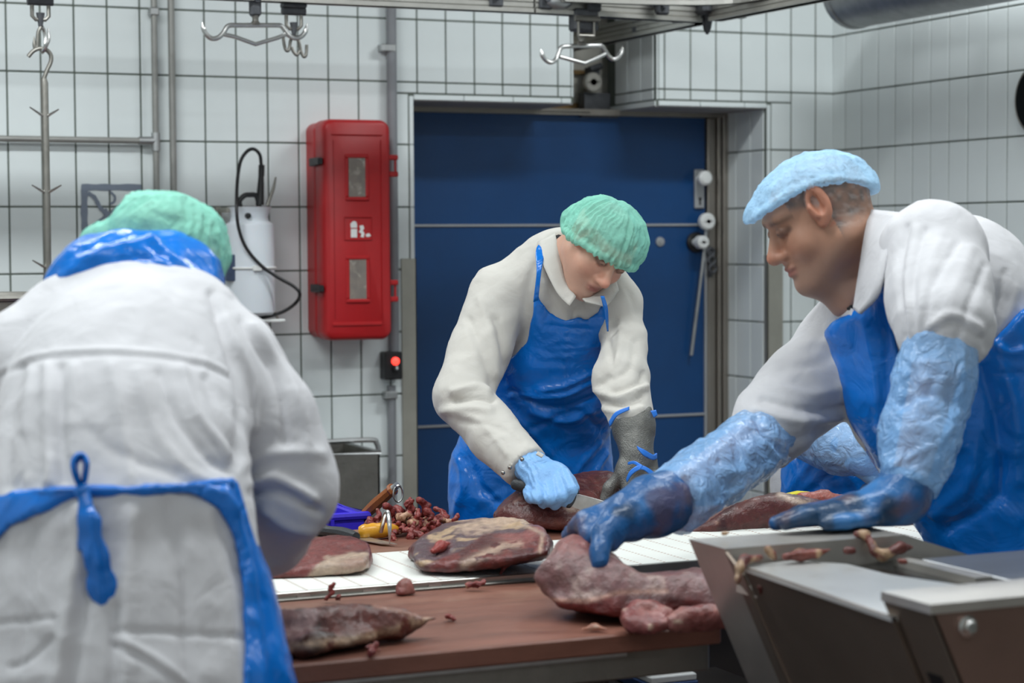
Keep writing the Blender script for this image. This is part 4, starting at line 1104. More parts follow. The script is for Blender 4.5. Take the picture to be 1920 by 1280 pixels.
def cD(v, N, px, py):
    n = fbm(v, 20, 9); n2 = fbm(v * np.array([1, 1, 3]), 34, 4)
    c = mixc(np.tile(lin(150, 112, 112), (len(v), 1)), lin(196, 172, 164), smoothstep(-.1, .5, n + .4 * n2))
    c = mixc(c, lin(128, 84, 88), smoothstep(.1, .6, n2) * .7)
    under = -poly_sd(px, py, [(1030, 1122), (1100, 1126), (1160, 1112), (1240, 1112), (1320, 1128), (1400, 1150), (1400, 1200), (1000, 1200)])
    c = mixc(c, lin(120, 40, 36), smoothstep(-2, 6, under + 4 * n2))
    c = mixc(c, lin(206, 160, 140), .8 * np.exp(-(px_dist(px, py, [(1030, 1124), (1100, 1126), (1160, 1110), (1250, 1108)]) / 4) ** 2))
    c = mixc(c, lin(70, 30, 30), .7 * np.exp(-(px_dist(px, py, [(1180, 1120), (1260, 1125), (1320, 1145)]) / 10) ** 2))  # shade of the cavity below the top layer, painted into the colour
    return mixc(c, lin(176, 110, 104), .6 * smoothstep(1050, 1020, py))
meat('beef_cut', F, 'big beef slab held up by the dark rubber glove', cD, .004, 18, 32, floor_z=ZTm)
# --- rolled strips in front of it
def lump(label, chain, rs, seed, col0, col1, z=ZTm, amp=.003, name='meat_strip', extra=None, step=.004, fat=FAT, ft=.55):
    pts = [P(*c) for c in chain]; F = box_field(pts, step, max(rs) + .03); F.chain(pts, rs, .012); F.plane(np.array([0, 0, z]), (0, 0, -1), .004)
    if extra: extra(F)
    def cf(v, N, px, py):
        n = fbm(v, 30, seed); c = mixc(np.tile(col0, (len(v), 1)), col1, smoothstep(-.2, .5, n)); return mixc(c, fat, .8 * smoothstep(ft, ft + .25, fbm(v * np.array([1, 1, 2]), 26, seed + 3)))
    return meat(name, F, label, cf, amp, 30, seed, floor_z=z)
lump('folded pinkish meat roll at the front table edge', [(1244, 1170, 3.10), (1215, 1176, 3.095), (1186, 1171, 3.10), (1177, 1155, 3.12), (1192, 1142, 3.14), (1222, 1141, 3.15), (1246, 1152, 3.14), (1236, 1162, 3.12), (1208, 1160, 3.115)], [.011, .0125, .013, .0125, .012, .0125, .011, .009, .011], 42, lin(150, 84, 82), lin(186, 130, 124))
lump('pinkish meat strip running under the steel machine edge', [(1262, 1168, 3.10), (1290, 1160, 3.11), (1320, 1158, 3.12), (1370, 1155, 3.12)], [.013, .018, .020, .02], 44, lin(146, 84, 80), lin(180, 124, 116))
# --- dark flank piece front left
F = box_field([P(470, 1240, 2.85), P(822, 1130, 3.2)], .0042)
F.chain([P(470, 1185, 3.02), P(560, 1185, 3.01), P(640, 1175, 3.03), P(720, 1170, 3.06), P(780, 1166, 3.08)], [.036, .036, .034, .026, .010], .03)
F.chain([P(500, 1210, 2.95), P(590, 1212, 2.95), P(690, 1192, 3.0)], [.020, .020, .014], .02)
F.chain([P(780, 1166, 3.08), P(815, 1160, 3.09)], [.010, .007], .01)
F.plane(np.array([0, 0, ZTm]), (0, 0, -1), .006)
F.outline([(440, 1150), (540, 1146), (620, 1136), (680, 1130), (720, 1136), (760, 1146), (800, 1154), (820, 1158), (806, 1166), (780, 1182), (740, 1196), (680, 1208), (600, 1228), (540, 1240), (440, 1240)], .006)
def cF(v, N, px, py):
    n = fbm(v, 26, 3); n2 = fbm(v, 60, 6)
    c = mixc(np.tile(lin(110, 54, 44), (len(v), 1)), lin(66, 32, 28), smoothstep(-.2, .5, n + .5 * n2))
    pale = -poly_sd(px, py, [(430, 1140), (560, 1140), (600, 1145), (585, 1180), (570, 1200), (500, 1220), (430, 1230)]); c = mixc(c, lin(178, 146, 146), .9 * smoothstep(-6, 10, pale + 10 * n2))
    rim = px_dist(px, py, [(500, 1225), (550, 1212), (600, 1205), (660, 1200), (720, 1188), (775, 1165), (800, 1160)]); c = mixc(c, lin(212, 184, 154), .85 * np.exp(-(rim / 9) ** 2) * smoothstep(-.5, 0, n2))
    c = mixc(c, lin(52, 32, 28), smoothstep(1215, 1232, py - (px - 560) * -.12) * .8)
    return mixc(c, lin(196, 150, 130), .7 * np.exp(-(px_dist(px, py, [(700, 1134), (760, 1148), (800, 1156)]) / 4) ** 2))
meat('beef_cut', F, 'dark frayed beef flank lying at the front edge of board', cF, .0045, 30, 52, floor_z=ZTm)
# --- dark tapering piece at the rear right
F = box_field([P(1262, 1012, 4.0), P(1600, 920, 4.5)], .005)
F.chain([P(1285, 1000, 4.12), P(1340, 985, 4.15), P(1410, 965, 4.2), P(1475, 955, 4.22), P(1580, 965, 4.25)], [.012, .026, .045, .052, .04], .04); F.plane(np.array([0, 0, ZTm]), (0, 0, -1), .006)
F.outline([(1266, 1004), (1290, 990), (1330, 978), (1372, 948), (1420, 930), (1460, 924), (1500, 930), (1560, 946), (1620, 950), (1620, 1010), (1270, 1012)], .01)
def cG(v, N, px, py):
    n = fbm(v, 24, 8); c = mixc(np.tile(lin(106, 56, 52), (len(v), 1)), lin(74, 38, 38), smoothstep(-.2, .5, n))
    c = mixc(c, lin(226, 206, 186), .9 * np.exp(-(px_dist(px, py, [(1462, 926), (1490, 938), (1515, 945)]) / 6) ** 2)); return mixc(c, lin(190, 150, 130), .7 * smoothstep(.6, .8, fbm(v, 40, 2)))
meat('beef_cut', F, 'dark tapering beef muscle on the rear board behind belt', cG, .0035, 22, 62, floor_z=ZTm)
lump('marbled red beef piece right of the flat rubber glove', [(1690, 976, 4.2), (1725, 962, 4.24), (1760, 968, 4.24)], [.02, .03, .022], 64, lin(150, 78, 70), lin(196, 140, 124), name='beef_cut')
lump('dark red meat lump behind the marbled piece', [(1700, 950, 4.42), (1735, 942, 4.45)], [.045, .05], 66, lin(100, 34, 32), lin(120, 50, 46), name='beef_cut')
lump('flat pink trimming beside the yellow handled knife', [(1505, 940, 4.36), (1545, 938, 4.38), (1590, 942, 4.38)], [.02, .022, .016], 68, lin(196, 110, 96), lin(206, 140, 124), z=1.03)
lump('small upright meat chunk leaning on the belt rail', [(752, 1116, 3.46), (757, 1100, 3.47), (762, 1094, 3.47), (772, 1114, 3.47)], [.011, .010, .006, .008], 70, lin(150, 76, 72), lin(180, 120, 110), z=ZTm, step=.003, amp=.0015)
lump('thin pale red scrap lying in front of slab', [(1092, 1180, 3.12), (1115, 1176, 3.13), (1136, 1180, 3.12)], [.003, .005, .003], 72, lin(190, 130, 104), lin(150, 70, 60), step=.0025, amp=.0008)
lump('red scrap resting on the purple beef skin', [(812, 1033, 3.62), (826, 1024, 3.645), (842, 1018, 3.66)], [.006, .0085, .004], 74, lin(176, 66, 58), lin(196, 100, 86), z=1.0, step=.003, amp=.0015)
# small scraps, one object each, sharing a few meshes
def scrap_mesh(seed, size):
    F = Field((-.06, -.06, -.04), (.06, .06, .06), .0034)
    rs = np.random.default_rng(seed); p = np.zeros(3); pts = [p]
    for _ in range(3): p = p + rs.normal(0, .015, 3) * np.array([1, 1, .6]); pts.append(p)
    F.chain(pts, list(rs.uniform(.0035, .0105, 4)), .003, mar=.02)
    v, Q = F.mesh(1); N = normals(v, Q); v = (v + N * (.0040 * fbm(v, 110, seed))[:, None]) * size; v[:, 2] -= v[:, 2].min()
    c = mixc(np.tile(lin(168, 78, 72), (len(v), 1)), lin(130, 50, 48), smoothstep(-.2, .4, fbm(v, 50, seed + 1))); c = mixc(c, lin(220, 184, 150), smoothstep(.35, .6, fbm(v, 36, seed + 7)))
    me = bpy.data.meshes.new('meat_scrap'); me.from_pydata([tuple(q) for q in v], [], [tuple(int(i) for i in q) for q in Q])
    me.polygons.foreach_set('use_smooth', [True] * len(me.polygons))
    a = me.color_attributes.new('col', 'FLOAT_COLOR', 'POINT'); cc = np.ones((len(v), 4), np.float32); cc[:, :3] = np.clip(c, 0, 1) * np.array([.58, .50, .50]); a.data.foreach_set('color', cc.ravel())
    me.materials.append(M['meat']); return me
SM = [scrap_mesh(100 + i, 1.0) for i in range(8)]
def scrap(loc, sc_, rz, label, group, tilt=0., k=None):
    ob = bpy.data.objects.new('meat_scrap', SM[k if k is not None else random.randrange(8)]); COL.objects.link(ob)
    ob.location = tuple(loc); ob.scale = (sc_,) * 3; ob.rotation_euler = (tilt, tilt * .7, rz)
    return tag(ob, label, 'meat scrap', group)
pile = []
for i in range(64):
    t = random.random(); u = random.random()
    px = 734 + t * 128; h = .045 * max(0, 1 - abs((px - 806) / 78) ** 1.6)
    y0 = 1012 - (px - 722) * .06; dpt = random.uniform(0, .16)
    base = onZ(px, y0, ZT); b = base + np.array([random.uniform(-.01, .01), dpt, 0])
    hh = h * (1 - abs(dpt - .08) / .09) * random.uniform(.1, 1)
    scrap((b[0], b[1], ZT + max(0, hh)), random.uniform(.5, .95), random.uniform(0, 6.3), 'red and cream beef trimming in the small heap behind belt', 'beef trimmings in the heap', random.uniform(-.5, .5))
one = [((1150, 1100), 0, 0)]
def bit(px, py, z, s, label, k): scrap(onZ(px, py, z), s, px * .1, label, None, 0, k)
bit(854, 1166, ZT, .45, 'small red meat crumb right of the dark flank', 1); bit(712, 1225, ZT, .62, 'meat crumb on the board below the dark flank', 2)
bit(943, 1076, ZBELT, .42, 'tiny red crumb on the belt below the large cut', 3); bit(906, 1103, ZT + .004, .62, 'pink crumb on the belt rail right of centre', 4)
bit(610, 1126, ZT + .004, .6, 'pink crumb on the belt rail near the left cut', 5); bit(632, 1128, ZT + .004, .36, 'tiny crumb beside the pink crumb on the rail', 6)
bit(772, 1037, ZT, .6, 'red crumb touching the left end of large cut', 7); bit(1198, 1188, ZT, .4, 'cream fat crumb at the meat roll on front edge', 0)
bit(1068, 992, ZT, .6, 'thin crumb on the rear board before the lean lump', 2)
# ------------------------------------------------------------------ people
M['coat'] = mat('white cotton coat', srgb(200, 200, 203), .85, var=.03, vscale=9, bump=.12, bscale=900, bdist=.0008, bump2=(.35, 17, .012, .6), spec=.2, sheen=.15)
M['coat_c'] = mat('cream white cotton coat', srgb(196, 193, 186), .85, var=.03, vscale=9, bump=.12, bscale=900, bdist=.0008, bump2=(.35, 19, .010, .6), spec=.2, sheen=.15)
M['apron'] = mat('blue plastic apron', srgb(2, 112, 206), .24, var=.12, vscale=7, bump2=(.5, 13, .012, 1.2), bump=.1, bscale=70, spec=.55)
M['sleeve'] = mat('translucent blue sleeve cover', srgb(146, 196, 248), .2, alpha=.62, var=.2, vscale=18, bump2=(.8, 30, .013, 1.5), bump=.25, bscale=120, spec=.6)
M['capg'] = mat('green mesh cap', srgb(146, 222, 200), .75, alpha=.64, var=.14, vscale=30, bump2=(.5, 70, .006, 1.0), bump=.25, bscale=260, bdist=.001)
M['capb'] = mat('pale blue mesh cap', srgb(172, 216, 248), .75, alpha=.62, var=.16, vscale=40, bump2=(.6, 90, .006, .6), bump=.3, bscale=300, bdist=.001)
M['skin'] = mat('skin', srgb(200, 150, 130), .5, attr='col', var=.05, vscale=40, bump=.1, bscale=500, bdist=.0006, sub=.12)
M['nitrile'] = mat('light blue nitrile glove', srgb(126, 174, 224), .45, var=.05, vscale=30, bump2=(.35, 90, .004, 2.), spec=.4)
M['rubber'] = mat('dark blue rubber glove', srgb(24, 84, 140), .34, attr='col', var=.12, vscale=26, bump2=(.35, 50, .006, 1.), bump=.15, bscale=200)
M['mesh'] = mat('steel mesh glove', srgb(120, 120, 116), .42, .8, var=.2, vscale=30, bump=.9, bscale=420, bdist=.002)
M['strapb'] = mat('blue glove strap', srgb(44, 122, 220), .4)
M['navy'] = mat('black collar', srgb(24, 24, 28), .8)
M['trouser'] = mat('white work trousers', srgb(214, 214, 212), .85, var=.04)
M['boot'] = mat('white rubber boot', srgb(216, 218, 216), .4)
M['snap'] = mat('metal snap', srgb(150, 146, 140), .3, 1.)

def mm(px, d): return px * d / FPX           # pixels at a depth -> metres
def head_sdf(F, C, A, s=1.0, ear=True, k0=.012):
    """face forward = A[1], up = A[2], right = A[0]"""
    L = lambda x, y, z: C + s * (A[0] * x + A[1] * y + A[2] * z)
    B = A
    e = lambda c, r, k=.012, op='u', ax=B: F.ell(L(*c), np.array(r) * s, ax, k * s, op)
    e((0, -.012, .024), (.074, .096, .080)); e((0, .03, -.035), (.061, .064, .088), .03)
    for sg in (-1, 1):
        F.cone(L(sg * .05, -.004, -.05), L(sg * .018, .066, -.104), .026 * s, .02 * s, .03)
        e((sg * .04, .058, -.032), (.026, .026, .026), .02)
    e((0, .078, -.106), (.023, .018, .017), .018)
    F.cone(L(-.036, .082, .027), L(.036, .082, .027), .0145 * s, .0145 * s, .016)
    F.cone(L(0, .086, .012), L(0, .113, -.034), .009 * s, .0125 * s, .010)
    e((0, .111, -.037), (.0135, .0135, .012), .008)
    for sg in (-1, 1):
        e((sg * .0145, .100, -.039), (.009, .013, .0095), .006)
        e((sg * .033, .104, .004), (.018, .016, .0125), .012, 's')
        e((sg * .032, .0845, .003), (.0145, .0130, .0120), .003)
        F.cone(L(sg * .0075, .107, -.050), L(sg * .008, .100, -.042), .0035 * s, .0025 * s, .003, 's')
    e((0, .088, -.053), (.018, .013, .012), .010); e((0, .0925, -.065), (.022, .012, .0058), .006); e((0, .090, -.0765), (.019, .0125, .0068), .006)
    F.cone(L(-.024, .098, -.0705), L(0, .106, -.0705), .0022 * s, .0026 * s, .004, 's')
    F.cone(L(.024, .098, -.0705), L(0, .106, -.0705), .0022 * s, .0026 * s, .004, 's')
    if ear:
        for sg in (-1, 1):
            ax = frame(A[1] * .94 + A[0] * sg * -.28 , A[2] * .97 - A[1] * .2)
            F.ell(L(sg * .080, .016, .022), np.array([.0095, .023, .038]) * s, ax, .006, 'u')
            F.ell(L(sg * .0895, .019, .026), np.array([.013, .013, .024]) * s, ax, .003, 's')
            F.cone(L(sg * .082, .034, .024), L(sg * .085, .028, .004), .0045 * s, .005 * s, .004)
            F.cone(L(sg * .084, .010, .042), L(sg * .084, .008, .018), .0032 * s, .0032 * s, .003)
            F.ell(L(sg * .078, .022, -.012), np.array([.007, .010, .010]) * s, ax, .005)
    return L
def head_colors(v, C, A, s, skin, hair, hairfn, brow=lin(80, 58, 46), lip=lin(156, 98, 88), stub=0., hair2=None):
    q = (v - C) / s; x, y, z = q @ A[0], q @ A[1], q @ A[2]; ax = np.abs(x)
    c = np.tile(skin, (len(v), 1))
    c = mixc(c, skin * np.array([1.04, .82, .78]), .5 * np.exp(-((ax - .042) / .022) ** 2 - ((z + .035) / .03) ** 2) * (y > .02))
    c = mixc(c, skin * np.array([1.05, .70, .66]), .7 * np.exp(-(ax / .016) ** 2 - ((z + .036) / .018) ** 2) * (y > .085))
    c = mixc(c, skin * np.array([1.05, .74, .70]), .6 * ((ax > .072) & (np.abs(y - .016) < .03) & (np.abs(z - .02) < .045)))
    if stub: c = mixc(c, lin(128, 112, 104), stub * smoothstep(-.035, -.085, z) * smoothstep(-.05, .04, y) * smoothstep(-.19, -.14, z) * (1 - np.exp(-(ax / .02) ** 2 - ((z + .055) / .008) ** 2) * .4))
    c = mixc(c, lip, np.exp(-(ax / .021) ** 4 - ((z + .0705) / .010) ** 4) * (y > .088))
    c = mixc(c, brow, .8 * np.exp(-((ax - .033) / .022) ** 4 - ((z - .024 + .1 * np.abs(ax - .03)) / .0055) ** 2) * (y > .06))
    ed = np.hypot((ax - .032) / 1.5, z - .003)
    c = mixc(c, lin(90, 62, 52), .75 * np.exp(-((ed - .0085) / .0035) ** 2) * (y > .07))
    c = mixc(c, lin(60, 42, 36), .95 * np.exp(-((ax - .034) / .010) ** 2 - ((z - .002) / .0035) ** 2) * (y > .07))
    if hair2 is not None: hair = mixc(np.tile(hair, (len(v), 1)), hair2, smoothstep(-.1, .5, fbm(v * np.array([1, 1, 2]), 60, 3)))
    c = mixc(c, hair, hairfn(x, y, z) * (1. if hair2 is None else .75 + .4 * vnoise(v, 90, 5)))
    return c
def hand_sdf(F, w, f, n, side, curl=(.35, .5, .35), spread=.12, s=1.0, r=0.0, thumb=(.75, .65, -.25), tlen=(.045, .034), k=.006, mar=.04):
    """wrist w, finger direction f, back-of-hand normal n, side=+1/-1 for the thumb side of cross(f, n)"""
    f = unit(f); n = unit(np.array(n) - f * np.dot(n, f)); t = np.cross(f, n) * side
    w = np.array(w, float)
    A = np.array([t, f, n])
    F.box(w + f * .052 * s, np.array([.042, .050, .0145]) * s + r, A, .013 * s, .012, mar=mar)
    F.cone(w - f * .03 * s, w + f * .02 * s, .027 * s + r, .026 * s + r, .014, flat=(n, 1.25), mar=mar)
    for q, (o, ln, rr) in enumerate([(.032, .075, .0095), (.0105, .084, .0098), (-.0115, .077, .0093), (-.032, .060, .0083)]):
        cu = curl[q] if isinstance(curl[0], (tuple, list)) else curl
        sp_ = (1.5 - q) * spread
        p = w + (f * .096 + t * o) * s; d = unit(f + t * sp_); a = 0
        for seg, (fr_, c) in enumerate(zip((.46, .30, .24), cu)):
            a += c
            dd = d * math.cos(a) - n * math.sin(a); p2 = p + dd * ln * fr_ * s
            F.cone(p, p2, (rr - .0006 * seg) * s + r, (rr - .0006 * (seg + 1)) * s + r, k, mar=mar); p = p2
    p = w + (f * .030 + t * .034 - n * .004) * s; d = unit(t * thumb[0] + f * thumb[1] + n * thumb[2])
    F.cone(w + f * .015 * s, p, .018 * s + r, .016 * s + r, .012, mar=mar)
    p2 = p + d * tlen[0] * s; F.cone(p, p2, .0125 * s + r, .0115 * s + r, k, mar=mar)
    d2 = unit(d + f * .35 - t * .25); F.cone(p2, p2 + d2 * tlen[1] * s, .0112 * s + r, .0095 * s + r, k, mar=mar)
def cap_obj(name, C, A, r, z0, m, parent, pleats=70, amp=.0022, rim=.008, puff=(), seed=1, step=.004, tilt=0., skull=None, arch=0.):
    """elasticated cap: dome above the plane local z = z0 + tilt*y with a ruffled rim"""
    r = np.array(r); R = r.max() + .04
    F = Field(C - R, C + R, step); F.ell(C, r, A, .004)
    for c, rr in puff: F.ell(C + c[0] * A[0] + c[1] * A[1] + c[2] * A[2], rr, A, .02)
    if skull is not None:
        hc, hA, hs = skull; F.ell(hc + hs * (hA[1] * -.012 + hA[2] * .024), np.array([.074, .096, .080]) * hs + .009, hA, .02)
    X, Y, Z = np.meshgrid(*F.ax, indexing='ij'); X, Y, Z = X - C[0], Y - C[1], Z - C[2]
    ly = A[1][0] * X + A[1][1] * Y + A[1][2] * Z; lz = A[2][0] * X + A[2][1] * Y + A[2][2] * Z
    rimz = lambda y: z0 + tilt * y + arch * (1 - np.minimum(1.2, (y / r[1]) ** 2))
    F.comb((slice(None),) * 3, rimz(ly) - lz, .006, 'i')
    ring = []
    for a in np.linspace(0, 2 * math.pi, 73)[:-1]:
        y = math.sin(a) * r[1]
        zz = rimz(y); q = math.sqrt(max(.05, 1 - (zz / r[2]) ** 2))
        ring.append(C + A[0] * math.cos(a) * r[0] * q + A[1] * y * q + A[2] * rimz(y * q))
    for i in range(72): F.cone(ring[i], ring[(i + 1) % 72], rim * (1 + .25 * math.sin(i * 2.1)), rim * (1 + .25 * math.sin((i + 1) * 2.1)), .006, mar=.015)
    v, Q = F.mesh(2); N = normals(v, Q); q = v - C; x, y, z = q @ A[0], q @ A[1], q @ A[2]
    ph = np.arctan2(y, x); rad = np.hypot(x / r[0], y / r[1])
    d = amp * np.sin(pleats * ph + 4.5 * fbm(v, 22, seed)) * smoothstep(.25, .8, rad) * (.6 + .6 * vnoise(v, 25, seed + 8)) + .0030 * fbm(v, 30, seed + 3) + .0016 * (1 - 2 * np.abs(vnoise(v * np.array([1, 1, .4]), 70, seed + 5)))
    u = np.stack([ph * pleats / 6.2832 + .35 * fbm(v, 16, seed + 11), rad * 2.2, np.full(len(v), seed * 3.7)], -1)
    d += amp * 1.1 * (1 - 2 * np.abs(vnoise(u, 1.0, seed + 21))) * smoothstep(.15, .6, rad)
    return to_obj(name, v + N * d[:, None], Q, m, parent)
def cap_frame(A, t):
    return frame(A[1] * math.cos(t) + A[2] * math.sin(t), A[2])
def strip_obj(name, top, bot, m, parent, th=.003, n=6):
    """curved cloth strip between two view-frame polylines"""
    a, b = np.array(spline(top, n)), np.array(spline(bot, n)); k = min(len(a), len(b)); a, b = a[:k], b[:k]
    rows_ = [a * (1 - t) + b * t for t in np.linspace(0, 1, 5)]
    v = np.concatenate(rows_); Q = []
    for i in range(4):
        for j in range(k - 1): Q.append((i * k + j, i * k + j + 1, (i + 1) * k + j + 1, (i + 1) * k + j))
    o = to_obj(name, v, np.array(Q), m, parent)
    md = o.modifiers.new('thick', 'SOLIDIFY'); md.thickness = th; md.offset = 0
    return o
def px_tube(name, pts, r, m, parent, n=8, sub=5):
    mb = MB(); s = spline([v2w(P(*p)) for p in pts], sub)
    rr = r if np.isscalar(r) else np.interp(np.linspace(0, 1, len(s)), np.linspace(0, 1, len(r)), r)
    mb.tube(s, rr if np.isscalar(r) else list(rr), n); return mb.build(name, m, parent)
def legs(parent, hip, d_f, spread=.1, z_hip=.95):
    """trousers and boots under the coat, hip = view frame xy"""
    lo = np.array([hip[0] - .3, hip[1] - .3, .0]); hi = np.array([hip[0] + .3, hip[1] + .3, 1.0])
    F = Field(lo, hi, .014)
    for s in (-1, 1):
        F.chain([np.array([hip[0] + s * .08, hip[1], z_hip]), np.array([hip[0] + s * spread, hip[1], .5]), np.array([hip[0] + s * spread, hip[1], .12])], [.095, .075, .065], .03)
    v, Q = F.mesh(2); to_obj('trousers', v, Q, M['trouser'], parent)
    for s in (-1, 1):
        c = np.array([hip[0] + s * spread, hip[1], 0]); F = Field(c - .2, c + np.array([.2, .2, .45]), .012)
        F.cone(c + [0, 0, .38], c + [0, 0, .08], .078, .06, .02); F.cone(c + [0, 0, .05], c + np.array(d_f) * .14 + [0, 0, .045], .05, .045, .02); F.plane(c + [0, 0, .002], (0, 0, -1))
        v, Q = F.mesh(2); to_obj('boot', v, Q, M['boot'], parent)
def cloth(name, F, m, parent, lines=(), amp=.003, scale=9, seed=0, smooth=2, extra=None, anis=None, fine=.0):
    v, Q = F.mesh(smooth); N = normals(v, Q)
    p = v if anis is None else v * np.array(anis)
    d = amp * fbm(p, scale, seed, 3)
    # ridged wrinkles
    d += amp * .7 * (1 - 2 * np.abs(vnoise(p + .03 * fbm(v, 12, seed + 9)[:, None], scale * 1.7, seed + 5)))
    if fine: d += fine * fbm(v, 60, seed + 2, 2)
    if lines: d += folds(v, N, lines)
    if extra is not None: d += extra(v, N)
    return to_obj(name, v + N * d[:, None], Q, m, parent)
DEPTH = np.array([0., 1., 0.])

# ================================================================== middle man
def middle_man():
    hp_ = P(1000, 900, 4.76)
    o = empty('person', v2w([hp_[0], hp_[1], 0]), 'man in green cap and blue apron cutting meat behind the table', 'person')
    C = P(1125, 458, 4.42); HS = .85
    A = frame((.26, -.71, -.65), (.60, -.42, .68))
    # ---- body
    shR, elR, wrR = P(935, 560, 4.56), P(870, 748, 4.42), P(1000, 878, 4.25)
    shL, elL, wrL = P(1156, 590, 4.56), P(1168, 715, 4.43), P(1196, 850, 4.30)
    lo = np.minimum.reduce([shR, elR, wrR, hp_]) - .2; hi = np.maximum.reduce([shR, shL, wrL, hp_, C]) + .16; lo[2] = .0
    F = Field(lo, hi, .012, ([(C[0] - .13, C[0] + .13, .0032)], [(C[1] - .13, C[1] + .13, .0032)], [(C[2] - .13, C[2] + .12, .0032)]))
    nb = P(1050, 500, 4.52)
    F.chain([nb, P(1040, 580, 4.62), P(1010, 790, 4.73), hp_], [.055, .09, .10, .12], .03, flat=(DEPTH, 1.35))
    F.chain([nb, shR, elR, wrR], [.05, .05, .042, .028], .02); F.chain([nb, shL, elL, wrL], [.05, .030, .036, .028], .012)
    for s in (-1, 1): F.chain([hp_ + [s * .07, 0, -.03], np.array([hp_[0] + s * .1, hp_[1], .5]), np.array([hp_[0] + s * .1, hp_[1], .06])], [.085, .06, .045], .02)
    L = head_sdf(F, C, A, HS)
    F.cone(L(0, -.03, -.05), nb, .054, .058, .02)
    v, Q = F.mesh(2)
    col = head_colors(v, C, A, HS, lin(206, 160, 138), lin(74, 62, 54), lambda x, y, z: smoothstep(.045, .055, z + .25 * np.maximum(-y, 0) - .3 * np.maximum(-y - .04, 0)) * .9, stub=.25)
    to_obj('body', v, Q, M['skin'], o, col)
    legs(o, hp_, (0, -1, 0))
    # ---- coat
    lo = np.array([P(780, 700, 4.5)[0], 4.05, .45]); hi = np.array([P(1260, 700, 4.6)[0], 5.05, P(1000, 420, 4.5)[2]])
    T = Field(lo, hi, .0062)
    T.chain([P(1064, 548, 4.57), P(1048, 680, 4.66), P(1016, 790, 4.72), P(996, 900, 4.76), P(995, 1100, 4.78), P(995, 1330, 4.78)], [.13, .145, .130, .172, .188, .20], .05, flat=(DEPTH, 1.35))
    T.chain([P(1048, 500, 4.54), P(940, 552, 4.56)], [.066, .068], .05); T.chain([P(1048, 505, 4.54), P(1148, 572, 4.54)], [.066, .060], .05)
    S = T.copy()
    T.chain([P(935, 558, 4.55), P(898, 660, 4.49), P(868, 745, 4.42)], [.070, .064, .063], .022)
    T.chain([P(868, 746, 4.42), P(930, 820, 4.33), P(996, 884, 4.24)], [.062, .055, .047], .010)
    T.plane(P(982, 871, 4.26) + unit(P(982, 871, 4.26) - P(930, 820, 4.33)) * .008, unit(P(982, 871, 4.26) - P(930, 820, 4.33)), .003) if False else None
    T.chain([P(1156, 575, 4.54), P(1172, 632, 4.50), P(1165, 708, 4.42)], [.056, .046, .059], .022)
    T.chain([P(1165, 712, 4.41), P(1186, 790, 4.33)], [.058, .047], .012)
    # cut the sleeve end square and open the neck
    cut_f = unit(P(982, 871, 4.26) - P(920, 808, 4.34))
    w = T.win(P(982, 871, 4.26) - .1, P(982, 871, 4.26) + .1); X, Y, Z = T.pts(w); c0 = P(988, 878, 4.25)
    d = (X - c0[0]) * cut_f[0] + (Y - c0[1]) * cut_f[1] + (Z - c0[2]) * cut_f[2]
    near = np.sqrt((X - c0[0]) ** 2 + (Y - c0[1]) ** 2 + (Z - c0[2]) ** 2) < .09
    near &= (Y < 4.45)
    T.V[w] = np.where(near, np.maximum(T.V[w], d), T.V[w])
    T.cone(P(1066, 470, 4.46), P(1080, 560, 4.36), .062, .045, .01, 's')
    lines = [([(930, 600), (945, 660), (950, 720)], 7, -.008), ([(900, 560), (925, 640), (930, 700)], 8, .005), ([(880, 600), (915, 690), (925, 735)], 7, -.006),
             ([(918, 735), (890, 725), (850, 735)], 7, .009), ([(925, 752), (890, 745), (850, 752)], 5, -.010), ([(920, 770), (880, 765), (830, 770)], 7, .007),
             ([(860, 790), (930, 800), (975, 830)], 6, -.004), ([(840, 770), (900, 790), (950, 850)], 7, .004),
             ([(1140, 640), (1150, 690), (1130, 720)], 6, -.007), ([(1165, 600), (1160, 660), (1145, 700)], 6, .006), ([(1190, 640), (1180, 690), (1150, 710)], 6, -.005),
             ([(1115, 730), (1160, 745), (1210, 725)], 6, .010), ([(1120, 750), (1165, 760), (1205, 742)], 5, -.010), ([(1130, 765), (1170, 775), (1205, 765)], 6, .007), ([(1205, 700), (1195, 720), (1150, 735)], 5, -.006),
             ([(1000, 500), (985, 560), (970, 640)], 8, -.004), ([(1095, 560), (1076, 580), (1072, 600)], 4, -.006), ([(1022, 530), (1050, 570), (1062, 596)], 6, .004)]
    ct_ = cloth('coat', T, M['coat_c'], o, lines, amp=.0030, scale=10, seed=3, fine=.0006)
    # snaps on the cuff and its tab
    for (x, y) in ((943, 886), (956, 876), (979, 861)):
        c = v2w(P(x, y, 4.2)); MB().sphere(c, .0046, 12, 8).build('snap', M['snap'], ct_)
    strip_obj('cuff_tab', [P(1008, 846, 4.19), P(1020, 853, 4.19)], [P(1005, 852, 4.185), P(1016, 858, 4.185)], M['coat_c'], ct_)
    strip_obj('collar', [P(1041, 438, 4.49), P(1047, 464, 4.448), P(1052, 494, 4.430), P(1062, 530, 4.415), P(1080, 556, 4.395)], [P(1008, 454, 4.49), P(1013, 482, 4.442), P(1027, 515, 4.415), P(1047, 552, 4.395), P(1068, 574, 4.385)], M['coat_c'], ct_, .004)
    strip_obj('collar', [P(1092, 560, 4.395), P(1110, 556, 4.405), P(1134, 536, 4.43), P(1150, 510, 4.48)], [P(1098, 566, 4.39), P(1116, 570, 4.39), P(1139, 572, 4.40), P(1160, 545, 4.45)], M['coat_c'], ct_, .004)
    px_tube('shirt_collar', [(1047, 446, 4.49), (1053, 476, 4.452), (1061, 508, 4.440), (1073, 537, 4.440), (1089, 555, 4.445), (1112, 556, 4.46)], .010, M['navy'], ct_)
    # ---- apron over the torso
    S2 = S.copy(); S2.offset(.009)
